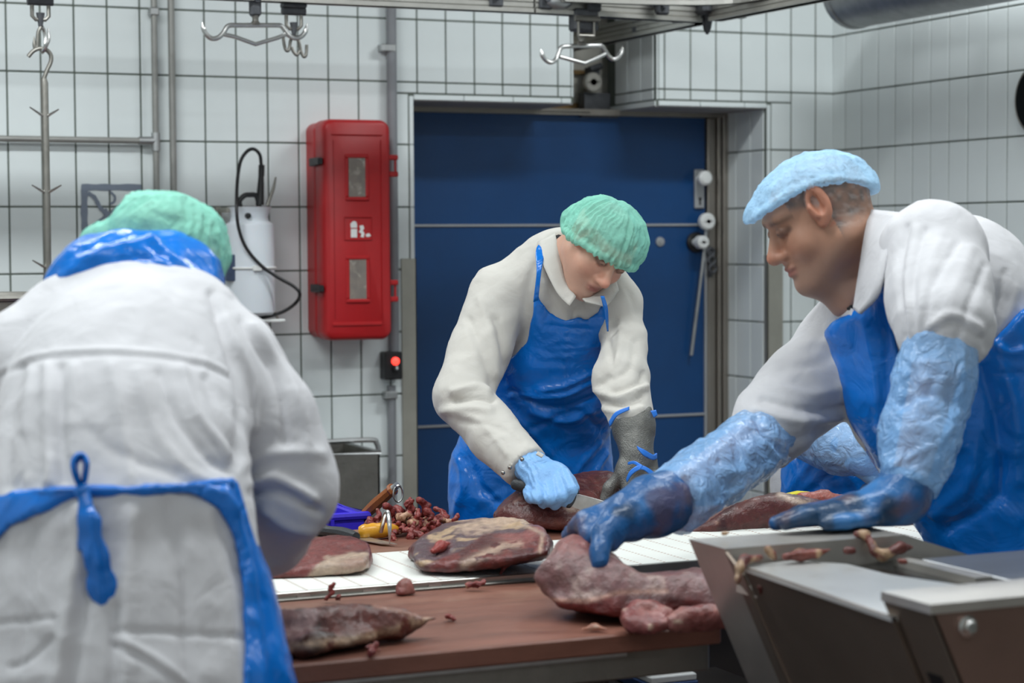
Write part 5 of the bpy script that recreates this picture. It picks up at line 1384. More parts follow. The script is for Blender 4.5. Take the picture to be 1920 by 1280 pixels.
    S2.V = np.maximum(S2.V, -(S.V - .001) * 0 - 1)     # solid shell, inner side hidden by the coat
    poly = [(1003, 545), (1013, 565), (1033, 588), (1052, 597), (1072, 600), (1086, 593), (1100, 600), (1122, 587), (1131, 565), (1138, 610), (1150, 660), (1170, 700), (1180, 760), (1190, 830), (1195, 900), (1200, 1400), (830, 1400), (842, 965), (843, 800), (880, 770), (915, 700), (962, 668), (988, 640), (998, 590)]
    S2.outline(poly, .002); S2.plane(np.array([0, 4.80, 0]), (0, 1, 0), .002)
    al = [([(1112, 700), (1060, 722), (1010, 732)], 5, .007), ([(1112, 716), (1050, 742), (960, 740)], 5, .008), ([(1110, 745), (1040, 765), (960, 735)], 6, -.007), ([(1108, 770), (1060, 790), (1000, 770)], 7, .008), ([(1120, 800), (1080, 770), (1000, 800)], 6, -.005),
          ([(1125, 830), (1090, 870), (1070, 900)], 5, .006), ([(1138, 850), (1112, 890), (1095, 910)], 4, .006), ([(850, 840), (870, 900), (855, 960)], 8, .006), ([(880, 860), (900, 910), (930, 940)], 8, -.005), ([(1060, 620), (1058, 700), (1060, 780)], 3, .003), ([(1020, 610), (1110, 618)], 3, -.002), ([(1030, 655), (1130, 648)], 3, .002), ([(940, 760), (990, 800), (1030, 850)], 8, .006), ([(930, 780), (960, 830), (990, 850)], 8, -.006)]
    ap = cloth('apron', S2, M['apron'], o, al, amp=.0028, scale=11, seed=11, anis=(1, 1, 1.5))
    strip_obj('neck_strap', [P(1026, 449, 4.52), P(1022, 472, 4.455), P(1015, 510, 4.42), P(1009, 562, 4.44)], [P(1020, 452, 4.52), P(1005, 468, 4.455), P(1006, 510, 4.42), P(1000, 566, 4.44)], M['apron'], ap, .004)
    strip_obj('neck_strap', [P(1126, 555, 4.375), P(1132, 580, 4.39), P(1138, 620, 4.43)], [P(1133, 555, 4.375), P(1140, 580, 4.39), P(1141, 620, 4.43)], M['apron'], ap, .004)
    # ---- cap
    Ac = cap_frame(A, .42)
    cap_obj('cap', C + A[2] * .022 - A[1] * .002, Ac, (.090, .092, .078), -.026, M['capg'], o, pleats=40, amp=.0030, rim=.0055, step=.0032, puff=(((.05, -.05, .0), (.034, .034, .034)),), seed=4, tilt=-.10, skull=(C, A, HS))
    # ---- right hand in light blue glove, closed on the knife grip
    f = unit(P(1075, 938, 4.12) - P(1000, 872, 4.24)); n = unit(np.array([.30, -.62, .72]))
    F = Field(P(1020, 905, 4.2) - .13, P(1020, 905, 4.2) + .13, .0034)
    kd = unit(P(1085, 945, 4.16) - P(975, 905, 4.24))
    w0 = P(997, 872, 4.24)
    hand_center = P(1030, 905, 4.19)
    F.chain([P(975, 860, 4.265), P(1000, 878, 4.235), P(1028, 900, 4.20)], [.028, .035, .044], .02, flat=(n, 1.2))
    F.ell(P(1032, 905, 4.195), (.048, .036, .040), frame(f, n), .02)
    for (a, b, c) in (((1058, 888), (1072, 918), (1062, 940)), ((1045, 896), (1054, 930), (1040, 945)), ((1028, 902), (1032, 935), (1018, 942)), ((1010, 906), (1008, 934), (994, 932))):
        F.chain([P(*a, 4.165), P(*b, 4.125), P(*c, 4.145), P(c[0] - 4, c[1] - 12, 4.175)], [.0132, .0128, .0120, .0105], .0035, mar=.03)
    F.chain([P(1048, 886, 4.19), P(1068, 902, 4.165), P(1078, 915, 4.16)], [.015, .0125, .0105], .008, mar=.03)
    v, Q = F.mesh(1); N = normals(v, Q)
    px, py = vproj(v); d = .0012 * np.sin((px - py * .6) * .5 + 3 * fbm(v, 40, 5)) * smoothstep(1050, 1000, px)
    to_obj('glove', v + N * d[:, None], Q, M['nitrile'], o)
    # ---- left hand in steel mesh glove
    F = Field(P(1190, 830, 4.28) - .2, P(1190, 830, 4.28) + .2, .004)
    F.chain([P(1183, 772, 4.335), P(1188, 800, 4.32), P(1194, 850, 4.295)], [.045, .044, .034], .015, flat=(DEPTH, 1.15))
    hand_sdf(F, P(1194, 858, 4.29), (.10, -.22, -.92), (.1, -.9, .25), 1, curl=(.25, .55, .4), spread=.06, s=.95, r=.003)
    F.plane(P(1183, 766, 4.335), (-.15, 0, 1))
    v, Q = F.mesh(2); N = normals(v, Q); to_obj('mesh_glove', v + N * (.0012 * fbm(v, 40, 2))[:, None], Q, M['mesh'], o)
    mg = o.children[-1]
    strip_obj('cuff_liner', [P(1142, 790, 4.30), P(1155, 772, 4.285), P(1180, 762, 4.28)], [P(1144, 800, 4.30), P(1157, 780, 4.283), P(1180, 768, 4.278)], M['strapb'], mg, .003)
    strip_obj('cuff_tab', [P(1218, 770, 4.31), P(1230, 768, 4.31)], [P(1221, 787, 4.31), P(1233, 778, 4.31)], M['strapb'], mg, .004)
    strip_obj('wrist_strap', [P(1194, 836, 4.245), P(1208, 843, 4.245), P(1224, 852, 4.26), P(1231, 849, 4.28)], [P(1196, 842, 4.243), P(1207, 854, 4.243), P(1223, 862, 4.26), P(1231, 860, 4.28)], M['strapb'], mg, .003)
    strip_obj('hand_strap', [P(1174, 898, 4.22), P(1182, 882, 4.215), P(1200, 872, 4.21), P(1222, 882, 4.215), P(1238, 900, 4.22)], [P(1176, 904, 4.22), P(1186, 889, 4.212), P(1203, 880, 4.207), P(1219, 890, 4.212), P(1231, 905, 4.22)], M['strapb'], mg, .003)
    strip_obj('hand_strap', [P(1178, 866, 4.24), P(1190, 864, 4.225), P(1205, 872, 4.208)], [P(1178, 871, 4.24), P(1190, 870, 4.224), P(1202, 879, 4.206)], M['strapb'], mg, .003)
    # ---- knife
    k = empty('butcher_knife', v2w(P(1080, 935, 4.15)), 'broad butcher knife gripped by the light blue glove', 'knife')
    a, b = P(968, 908, 4.22), P(1074, 934, 4.150)
    F = Field(np.minimum(a, b) - .05, np.maximum(a, b) + .05, .004); F.cone(a, b, .013, .0145, .004, flat=(DEPTH, 1.4)); F.cone(P(1066, 946, 4.14), P(1079, 922, 4.145), .008, .009, .005)
    v, Q = F.mesh(2); to_obj('handle', v, Q, M['black_h'], k)
    bl_ = [(1064, 947), (1082, 926), (1110, 933), (1140, 942), (1172, 953), (1200, 964), (1192, 985), (1160, 980), (1110, 963)]
    MB().prism([v2w(P(x, y, 4.142 - (x - 1066) * .0003)) for x, y in bl_], v2w([.0, 1, .25]) - v2w([0, 0, 0]), .0022).build('blade', M['blade'], k, smooth=0)
    return o

# ================================================================== left man, seen from behind
def left_man():
    hp_ = P(235, 1010, 2.64)
    o = empty('person', v2w([hp_[0], hp_[1], 0]), 'man in white coat seen from behind, apron tied at his back', 'person')
    C = P(312, 494, 3.06)
    A = frame((.30, .62, -.72), (.22, .66, .72))
    shR, elR, wrR = P(440, 690, 2.88), P(548, 940, 2.88), P(440, 1060, 3.05)
    shL, elL, wrL = P(30, 695, 2.88), P(-70, 940, 2.88), P(60, 1060, 3.05)
    lo = np.minimum.reduce([shL, elL, hp_]) - .16; hi = np.maximum.reduce([elR, wrR, C, shR]) + .2; lo[2] = 0; hi[1] += .1
    F = Field(lo, hi, .012, ([(C[0] - .12, C[0] + .12, .005)], [(C[1] - .12, C[1] + .14, .005)], [(C[2] - .13, C[2] + .12, .005)]))
    nb = P(262, 575, 2.95)
    F.chain([nb, P(240, 720, 2.86), P(230, 880, 2.74), hp_], [.055, .09, .10, .11], .03, flat=(DEPTH, 1.4))
    F.chain([nb, shR, elR, wrR], [.05, .05, .042, .028], .02); F.chain([nb, shL, elL, wrL], [.05, .05, .042, .028], .02)
    hand_sdf(F, wrR, (-.4, .75, -.35), (.1, .3, .9), 1, s=.95); hand_sdf(F, wrL, (.4, .75, -.35), (-.1, .3, .9), -1, s=.95)
    for s in (-1, 1): F.chain([hp_ + [s * .07, 0, -.03], np.array([hp_[0] + s * .1, hp_[1], .5]), np.array([hp_[0] + s * .1, hp_[1], .06])], [.085, .06, .045], .02)
    L = head_sdf(F, C, A, .84); F.cone(L(0, -.03, -.05), nb, .056, .06, .02)
    v, Q = F.mesh(2)
    col = head_colors(v, C, A, .84, lin(206, 160, 138), lin(70, 62, 56), lambda x, y, z: smoothstep(.02, .04, z - .6 * y))
    to_obj('body', v, Q, M['skin'], o, col); legs(o, hp_, (0, 1, 0))
    # ---- coat
    lo = np.array([P(-110, 700, 2.85)[0], 2.33, .5]); hi = np.array([P(650, 700, 2.9)[0], 3.15, P(250, 470, 2.9)[2]])
    T = Field(lo, hi, .0052)
    T.chain([P(240, 735, 2.82), P(232, 800, 2.78), P(226, 895, 2.70), P(222, 1050, 2.66), P(228, 1290, 2.64), P(230, 1420, 2.64), P(230, 2100, 2.60)], [.150, .156, .152, .168, .196, .205, .24], .05, flat=(DEPTH, 1.5))
    T.chain([P(262, 588, 2.93), P(345, 606, 2.915), P(436, 672, 2.885)], [.066, .064, .062], .05); T.chain([P(240, 588, 2.93), P(140, 612, 2.915), P(40, 682, 2.885)], [.066, .066, .068], .05); T.chain([P(250, 640, 2.88), P(240, 740, 2.83)], [.10, .12], .05)
    S = T.copy()
    T.chain([P(440, 680, 2.885), P(508, 775, 2.88), P(540, 880, 2.88), P(548, 925, 2.88)], [.064, .060, .060, .061], .028)
    T.chain([P(548, 925, 2.88), P(505, 1000, 2.98), P(450, 1050, 3.05)], [.061, .054, .046], .016)
    T.chain([P(30, 690, 2.885), P(-40, 780, 2.88), P(-66, 900, 2.88)], [.073, .064, .062], .028); T.chain([P(-66, 900, 2.88), P(50, 1040, 3.05)], [.062, .046], .016)
    ln = [([(0, 705), (60, 678), (150, 667), (300, 670), (390, 690), (430, 706)], 5, -.0035), ([(0, 697), (60, 669), (150, 658), (300, 661), (390, 680), (430, 698)], 5, .0025),
          ([(395, 555), (425, 640), (448, 740), (446, 870)], 9, -.007), ([(420, 600), (470, 700), (475, 800)], 10, .007), ([(455, 600), (520, 720), (535, 830)], 9, -.007), ([(480, 610), (555, 730), (575, 830)], 9, .006), ([(440, 560), (500, 620), (545, 720)], 8, -.004),
          ([(475, 905), (520, 895), (585, 935)], 10, .010), ([(475, 925), (530, 925), (600, 960)], 9, -.009), ([(460, 870), (510, 850), (600, 850)], 12, .006), ([(500, 960), (540, 990), (590, 1000)], 9, .006),
          ([(112, 690), (112, 800), (120, 900)], 9, -.007), ([(92, 690), (90, 800), (95, 905)], 11, .006), ([(140, 690), (136, 780), (134, 850)], 8, .004), ([(40, 690), (20, 800), (15, 910)], 10, -.005), ([(62, 700), (48, 800), (50, 900)], 9, .004),
          ([(210, 690), (230, 800), (250, 910)], 12, .005), ([(300, 700), (330, 780), (390, 860), (430, 880)], 10, -.006), ([(340, 690), (370, 780), (430, 850)], 10, .006), ([(385, 710), (410, 790), (440, 840)], 9, -.005), ([(260, 700), (290, 800), (350, 880), (400, 905)], 12, .004),
          ([(160, 800), (220, 850), (330, 890)], 12, -.003), ([(60, 960), (90, 900), (100, 860)], 8, .005), ([(30, 915), (50, 880), (45, 820)], 8, -.004),
          ([(150, 950), (140, 1080), (105, 1290)], 12, .010), ([(172, 960), (165, 1100), (135, 1290)], 10, -.009), ([(215, 1140), (216, 1200), (214, 1290)], 10, -.007), ([(250, 960), (240, 1100), (235, 1290)], 18, .006), ([(320, 950), (345, 1100), (350, 1290)], 16, -.006), ([(390, 960), (420, 1100), (440, 1290)], 16, .006), ([(60, 990), (50, 1120), (30, 1290)], 16, -.006),
          ([(0, 1168), (60, 1162), (104, 1160)], 5, -.004), ([(216, 1182), (330, 1186), (460, 1196)], 5, -.004), ([(20, 1250), (60, 1232), (100, 1196)], 6, -.005), ([(215, 1208), (270, 1236), (340, 1286)], 6, -.005), ([(225, 1200), (280, 1226), (350, 1276)], 6, .004)]
    ct_ = cloth('coat', T, M['coat'], o, ln, amp=.0034, scale=8, seed=21, fine=.0004)
    # ---- apron: neck piece, waist tie, side wings
    F = Field(P(248, 500, 2.97) - .22, P(248, 500, 2.97) + .2, .005)
    F.ell(P(246, 548, 2.955), (.123, .10, .090), frame((0, 1, -.15), (.05, 0, 1)), .01); F.ell(P(330, 532, 2.99), (.068, .08, .070), None, .03)
    F.cone(P(246, 470, 3.10), P(246, 400, 3.2), .05, .05, .01, 's')
    fl_ = [([(120, 520), (200, 470), (290, 452)], 8, .006), ([(150, 520), (220, 490), (300, 480)], 9, -.006), ([(280, 450), (330, 490), (370, 530)], 9, .006), ([(200, 455), (260, 440), (320, 455)], 7, -.004), ([(270, 470), (310, 500), (330, 520)], 6, .005)]
    ap = cloth('apron_neck_piece', F, M['apron'], o, fl_, amp=.004, scale=14, seed=31)
    S2 = S.copy(); S2.offset(.010)
    S2.chain([P(332, 930, 2.76), P(374, 1100, 2.75), P(390, 1300, 2.75), P(394, 1420, 2.75), P(394, 1800, 2.75)], [.093, .103, .116, .118, .125], .03)
    poly = [(330, 914), (385, 908), (441, 899), (460, 945), (500, 1060), (560, 1290), (600, 1420), (640, 1760), (450, 1760), (458, 1420), (458, 1230), (455, 1090), (440, 1010), (412, 955), (375, 930)]
    W1 = S2.copy(); W1.outline(poly, .002)
    al = [([(440, 910), (470, 1000), (500, 1150), (520, 1290)], 9, -.006), ([(420, 920), (455, 1000), (480, 1150), (490, 1290)], 9, .006), ([(390, 915), (420, 930), (440, 960)], 7, .004)]
    cloth('apron_wing', W1, M['apron'], o, al, amp=.003, scale=12, seed=33)
    W2 = S.copy(); W2.offset(.008); W2.outline([(-120, 925), (0, 926), (70, 917), (150, 914), (158, 926), (110, 945), (65, 968), (20, 985), (0, 1010), (-120, 1100)], .002); W2.plane(np.array([0, 2.70, 0]), (0, 1, 0))
    cloth('apron_wing', W2, M['apron'], o, [], amp=.003, scale=14, seed=35)
    # waist band across the back
    bd = []
    for x, y in ((60, 926), (110, 921), (155, 920), (230, 920), (310, 916), (380, 910), (441, 902)):
        bd.append((x, y))
    Sb = S.copy(); Sb.offset(.010); Sb.outline([(x, y - 8 + 3 * math.sin(x)) for x, y in bd] + [(x, y + (9 if 100 < x < 330 else 16)) for x, y in bd[::-1]], .002); Sb.plane(np.array([0, 2.72, 0]), (0, 1, 0))
    tie = cloth('apron_tie', Sb, M['apron'], o, [([(60, 922), (155, 918), (300, 914), (440, 902)], 3, .004)], amp=.002, scale=30, seed=37)
    dk_ = 2.53
    strip_obj('tie_loop', [P(150, 918, dk_), P(138, 890, dk_ - .01), P(135, 866, dk_ - .01), P(145, 851, dk_ - .005), P(158, 852, dk_), P(165, 868, dk_ - .005), P(163, 892, dk_), P(157, 916, dk_)], [P(154, 920, dk_ + .012), P(147, 890, dk_ + .01), P(145, 872, dk_ + .01), P(150, 862, dk_ + .012), P(155, 863, dk_ + .015), P(157, 874, dk_ + .012), P(155, 894, dk_ + .012), P(154, 918, dk_ + .012)], M['apron'], tie, .004)
    MB().sphere(v2w(P(155, 921, dk_ + .002)), .011, 12, 8, sc3=(1, .8, 1)).build('tie_knot', M['apron'], tie)
    F = Field(P(180, 1030, dk_) - .13, P(180, 1030, dk_) + .13, .0034)
    F.chain([P(155, 925, dk_), P(158, 970, dk_ - .008), P(154, 1024, dk_ - .004)], [.006, .008, .008], .006, flat=(DEPTH, 2.2), mar=.02)
    F.chain([P(157, 925, dk_), P(172, 975, dk_ - .012), P(180, 1040, dk_ - .012), P(192, 1100, dk_ - .006), P(198, 1126, dk_ - .004)], [.006, .009, .014, .017, .013], .008, flat=(DEPTH, 2.4), mar=.02)
    cloth('tie_tail', F, M['apron'], tie, [([(170, 960), (182, 1040), (190, 1130)], 5, .003), ([(178, 990), (196, 1060), (208, 1130)], 4, -.002)], amp=.0012, scale=30, seed=39)
    # ---- cap
    Ac = frame((.25, .9, -.3), (.28, .1, .95))
    cap_obj('cap', P(308, 462, 3.05), Ac, (.084, .10, .074), -.058, M['capg'], o, pleats=30, amp=.003, rim=.012, puff=(((.066, -.02, -.020), (.030, .05, .044)), ((-.084, -.02, -.030), (.026, .05, .036)), ((.03, 0, .012), (.06, .08, .062))), seed=6, tilt=0., skull=(C, A, .84))
    for s, wq in ((1, wrR), (-1, wrL)):
        F = Field(wq - .2, wq + .2, .006); hand_sdf(F, wq, (-.4 * s, .75, -.35), (.1 * s, .3, .9), s, s=.97, r=.003)
        v, Q = F.mesh(2); to_obj('glove', v, Q, M['nitrile'], o)
    return o

# ================================================================== right man, leaning in from the side
def right_man():
    hp_ = P(1890, 930, 3.72)
    o = empty('person', v2w([hp_[0], hp_[1], 0]), 'older man in pale blue cap leaning over with long blue sleeves', 'person')
    C = P(1536, 402, 3.62)
    A = frame((-.89, -.13, -.43), (-.43, 0, .9))
    shN, elN, wrN = P(1760, 490, 3.44), P(1765, 655, 3.30), P(1698, 925, 3.21)
    shF, elF, wrF = P(1600, 640, 3.80), P(1445, 805, 3.65), P(1228, 950, 3.33)
    nb = P(1650, 520, 3.68)
    lo = np.minimum.reduce([C, wrF, elN]) - .16; hi = np.maximum.reduce([hp_, shN, shF]) + .2; lo[2] = 0; hi[2] = C[2] + .16
    F = Field(lo, hi, .012, ([(C[0] - .16, C[0] + .13, .0027)], [(C[1] - .11, C[1] + .1, .003)], [(C[2] - .17, C[2] + .12, .0027)]))
    F.chain([nb, P(1690, 600, 3.68), P(1780, 760, 3.7), hp_], [.06, .10, .10, .12], .04)
    F.chain([nb, shN, elN, wrN], [.05, .05, .042, .028], .02); F.chain([nb, shF, elF, wrF], [.05, .05, .042, .028], .02)
    for s in (-1, 1): F.chain([hp_ + [0, s * .07, -.03], np.array([hp_[0] + .02, hp_[1] + s * .1, .5]), np.array([hp_[0] + .02, hp_[1] + s * .1, .06])], [.085, .06, .045], .02)
    L = head_sdf(F, C, A, .96)
    F.cone(L(0, -.03, -.05), nb, .060, .066, .03); F.cone(L(0, .05, -.10), P(1590, 545, 3.63), .028, .05, .03)
    v, Q = F.mesh(2)
    def hairf(x, y, z): return np.where(y < .0, smoothstep(-.055, -.015, z + .25 * (y + .05)), smoothstep(.004, .022, z - .35 * y) * (y < .062)) * .85 * (np.abs(x) < .079)
    col = head_colors(v, C, A, .96, lin(178, 134, 110), lin(96, 92, 90), hairf, brow=lin(84, 66, 54), stub=.4, hair2=lin(140, 137, 135))
    to_obj('body', v, Q, M['skin'], o, col)
    q = np.array([hp_[0] + .02, hp_[1], 0]); legs(o, q, (-1, 0, 0), spread=.1)
    # ---- coat
    lo = np.array([P(1370, 700, 3.6)[0], 3.1, .5]); hi = np.array([P(2160, 700, 3.7)[0], 4.05, P(1700, 360, 3.5)[2]])
    T = Field(lo, hi, .0056)
    T.chain([P(1668, 588, 3.68), P(1748, 740, 3.70), P(1892, 900, 3.72), P(1968, 1100, 3.72), P(1970, 1330, 3.72)], [.115, .142, .152, .165, .18], .06)
    T.chain([P(1668, 540, 3.68), P(1790, 560, 3.66), P(1900, 720, 3.70)], [.085, .14, .17], .05)
    T.chain([P(1655, 530, 3.68), P(1750, 478, 3.46)], [.070, .082], .05)
    S = T.copy()
    T.chain([P(1750, 478, 3.45), P(1765, 560, 3.37), P(1770, 612, 3.31)], [.086, .083, .080], .03)
    T.chain([P(1770, 612, 3.31), P(1768, 640, 3.30)], [.080, .056], .01)
    T.chain([P(1645, 560, 3.74), P(1590, 640, 3.79), P(1500, 735, 3.72), P(1448, 795, 3.655), P(1432, 815, 3.64)], [.075, .080, .074, .066, .058], .04)
    T.cone(P(1585, 470, 3.60), P(1628, 590, 3.60), .060, .052, .012, 's')
    ln = [([(1702, 425), (1690, 520), (1698, 630)], 6, -.006), ([(1735, 430), (1714, 520), (1714, 615)], 6, -.005), ([(1795, 455), (1748, 540), (1732, 615)], 6, -.006), ([(1845, 500), (1815, 575), (1795, 630)], 7, -.006), ([(1885, 510), (1868, 580), (1850, 650)], 7, -.006),
          ([(1718, 430), (1702, 520), (1706, 620)], 9, .004), ([(1765, 440), (1732, 530), (1724, 612)], 10, .004), ([(1820, 470), (1785, 555), (1765, 610)], 11, .004),
          ([(1745, 612), (1785, 590), (1835, 615)], 8, .008), ([(1740, 626), (1785, 606), (1842, 636)], 6, -.006), ([(1905, 540), (1895, 580), (1870, 625)], 9, .004),
          ([(1420, 770), (1500, 790), (1600, 780)], 9, .008), ([(1430, 750), (1520, 770), (1610, 760)], 8, -.008), ([(1440, 720), (1520, 740), (1600, 720)], 10, .006), ([(1440, 815), (1500, 820), (1580, 790)], 8, -.006), ([(1470, 690), (1540, 680), (1580, 640)], 10, -.005), ([(1500, 650), (1550, 640), (1575, 610)], 9, .005), ([(1410, 800), (1460, 830), (1480, 845)], 7, .006)]
    ln = [(p, w * 1.0, h * .8) for p, w, h in ln]
    ct_ = cloth('coat', T, M['coat'], o, ln, amp=.0032, scale=9, seed=41, fine=.0004)
    strip_obj('collar', [P(1632, 394, 3.60), P(1623, 440, 3.55), P(1614, 500, 3.52), P(1607, 545, 3.52), P(1602, 578, 3.535)], [P(1690, 400, 3.50), P(1668, 460, 3.425), P(1655, 520, 3.40), P(1642, 558, 3.41), P(1612, 588, 3.48)], M['coat'], ct_, .006)
    strip_obj('collar', [P(1556, 545, 3.70), P(1575, 560, 3.64), P(1600, 580, 3.58)], [P(1548, 580, 3.70), P(1566, 598, 3.64), P(1598, 592, 3.575)], M['coat'], ct_, .005)
    px_tube('shirt_collar', [(1560, 556, 3.68), (1580, 566, 3.62), (1602, 580, 3.59)], .010, M['navy'], ct_)
    # ---- apron
    S2 = S.copy(); S2.offset(.016)
    poly = [(1545, 624), (1560, 606), (1600, 590), (1628, 560), (1643, 522), (1652, 514), (1664, 550), (1676, 620), (1690, 700), (1800, 700), (1856, 650), (1920, 584), (2200, 480), (2200, 1500), (1690, 1500), (1690, 960), (1640, 862), (1590, 780)]
    S2.outline(poly, .002)
    al = [([(1660, 560), (1665, 650), (1660, 760)], 9, -.006), ([(1620, 600), (1640, 700), (1650, 800)], 10, .005), ([(1840, 690), (1870, 800), (1880, 930)], 10, -.008), ([(1870, 660), (1900, 760), (1910, 900)], 12, .008), ([(1860, 640), (1890, 660), (1920, 655)], 8, .007), ([(1880, 700), (1900, 700), (1920, 700)], 7, -.005), ([(1760, 960), (1820, 900), (1840, 800)], 14, .006), ([(1780, 990), (1860, 940), (1880, 860)], 12, -.006)]
    ap = cloth('apron', S2, M['apron'], o, al, amp=.0035, scale=9, seed=51)
    # ---- cap
    Ac = cap_frame(A, .20)
    cap_obj('cap', C + A[2] * .020 + A[1] * .002, Ac, (.088, .114, .082), .000, M['capb'], o, pleats=60, amp=.0016, rim=.0045, puff=(((0, -.088, .006), (.05, .028, .022)), ((0, .100, .002), (.05, .026, .024))), seed=8, tilt=.02, arch=.035, step=.0036, skull=(C, A, .96))
    # ---- sleeve covers
    F = Field(P(1340, 870, 3.5) - .26, P(1340, 870, 3.5) + .26, .0055)
    F.chain([P(1446, 806, 3.655), P(1400, 842, 3.57), P(1330, 892, 3.46), P(1262, 940, 3.37)], [.060, .056, .056, .056], .02)
    for a, b in ((P(1446, 806, 3.655), P(1400, 842, 3.57)), (P(1262, 940, 3.37), P(1330, 892, 3.46))): F.plane(a + unit(a - b) * .004, unit(a - b), .003)
    def crumple(v, N): return .0035 * (1 - 2 * np.abs(vnoise(v, 26, 3))) + .002 * fbm(v, 50, 6)
    cloth('sleeve_cover', F, M['sleeve'], o, [([(1250, 980), (1350, 940), (1460, 860)], 7, .006), ([(1240, 920), (1340, 850), (1400, 800)], 8, .004), ([(1420, 790), (1440, 820), (1470, 850)], 7, -.006), ([(1410, 800), (1430, 830), (1458, 858)], 5, .006)], amp=.003, scale=16, seed=61, extra=crumple)
    F = Field(P(1730, 790, 3.25) - .28, P(1730, 790, 3.25) + .28, .0055)
    F.chain([P(1762, 652, 3.29), P(1750, 720, 3.27), P(1722, 830, 3.24), P(1702, 905, 3.22)], [.060, .062, .058, .050], .02, flat=(DEPTH, 1.1))
    for a, b in ((P(1764, 640, 3.29), P(1752, 720, 3.27)), (P(1700, 915, 3.22), P(1722, 830, 3.24))): F.plane(a, unit(a - b), .003)
    cloth('sleeve_cover', F, M['sleeve'], o, [([(1700, 680), (1730, 740), (1760, 700)], 7, -.005), ([(1800, 660), (1800, 740), (1770, 820)], 7, .005), ([(1660, 880), (1700, 860), (1760, 830)], 8, .005), ([(1690, 760), (1740, 740), (1800, 760)], 7, -.004)], amp=.0035, scale=15, seed=63, extra=crumple)
    # ---- rubber gloves
    F = Field(P(1165, 975, 3.30) - .20, P(1165, 975, 3.30) + .20, .0044)
    F.chain([P(1262, 935, 3.37), P(1225, 948, 3.335), P(1185, 965, 3.31)], [.052, .050, .040], .012)
    w0 = P(1192, 962, 3.31); f = unit(P(1085, 1000, 3.30) - w0); n = np.array([-.20, -.55, .80])
    t = np.cross(f, unit(n))
    F.box(w0 + f * .048, (.040, .050, .019), np.array([t, f, unit(n - f * np.dot(n, f))]), .016, .02)
    for (a, b, c) in (((1110, 978, 3.30), (1080, 988, 3.33), (1062, 1004, 3.38)), ((1116, 972, 3.33), (1086, 980, 3.36), (1070, 996, 3.41)), ((1122, 968, 3.36), (1094, 974, 3.39), (1080, 990, 3.44))):
        F.chain([P(*a), P(*b), P(*c)], [.0150, .0138, .011], .004)
    F.chain([P(1150, 975, 3.28), P(1132, 1000, 3.25), P(1124, 1034, 3.225), P(1124, 1052, 3.215)], [.021, .0185, .0170, .0150], .008)
    F.chain([P(1165, 975, 3.28), P(1152, 1000, 3.27), P(1147, 1020, 3.26)], [.022, .019, .014], .010)
    a, b = P(1258, 938, 3.365), P(1225, 948, 3.335); F.plane(a, unit(a - b), .003)
    v, Q = F.mesh(2); N = normals(v, Q); v = v + N * (.0016 * fbm(v, 24, 4) + .0008 * fbm(v, 70, 9))[:, None]
    def rub(v):
        c = np.tile(lin(24, 82, 136), (len(v), 1)); n1 = fbm(v, 18, 12)
        c = mixc(c, lin(62, 124, 184), .7 * smoothstep(.1, .8, fbm(v, 14, 15)))
        c = mixc(c, lin(18, 42, 64), .8 * smoothstep(.0, .7, n1))
        return mixc(c, lin(104, 74, 70), .5 * smoothstep(.2, .9, fbm(v, 22, 19)))
    to_obj('rubber_glove', v, Q, M['rubber'], o, rub(v))
    # near hand resting flat on the machine rim
    F = Field(P(1590, 950, 3.18) - .24, P(1590, 950, 3.18) + .22, .0044)
    zt = MZ + .004
    def H(px, py, d, dz=0): p = P(px, py, d); p[2] += dz; return p
    F.chain([P(1702, 905, 3.22), P(1690, 930, 3.21), P(1660, 952, 3.20)], [.044, .045, .042], .012)
    F.chain([P(1660, 950, 3.19), P(1600, 958, 3.17), P(1560, 964, 3.15)], [.038, .028, .024], .02, flat=(np.array([0, 0, 1.]), 1.15))
    F.chain([P(1655, 955, 3.23), P(1600, 955, 3.24), P(1560, 960, 3.24)], [.036, .028, .022], .02, flat=(np.array([0, 0, 1.]), 1.15))
    for (a, b, c) in (((1565, 963, 3.14), (1515, 968, 3.12), (1474, 981, 3.11)), ((1560, 960, 3.175), (1500, 966, 3.16), (1455, 981, 3.15)), ((1558, 957, 3.21), (1505, 964, 3.20), (1462, 977, 3.19)), ((1562, 956, 3.245), (1520, 960, 3.24), (1485, 970, 3.235))):
        F.chain([P(*a), P(*b), P(*c)], [.0165, .0145, .0115], .010)
    F.chain([P(1640, 970, 3.15), P(1590, 978, 3.12), P(1550, 983, 3.11)], [.015, .011, .009], .010)
    F.plane(np.array([0, 0, MZ + .001]), (0, 0, -1), .003)
    a, b = P(1706, 896, 3.22), P(1690, 930, 3.21); F.plane(a, unit(a - b), .003)
    v, Q = F.mesh(2); N = normals(v, Q); v = v + N * (.0016 * fbm(v, 24, 14) + .0008 * fbm(v, 70, 19))[:, None]
    to_obj('rubber_glove', v, Q, M['rubber'], o, rub(v))
    return o

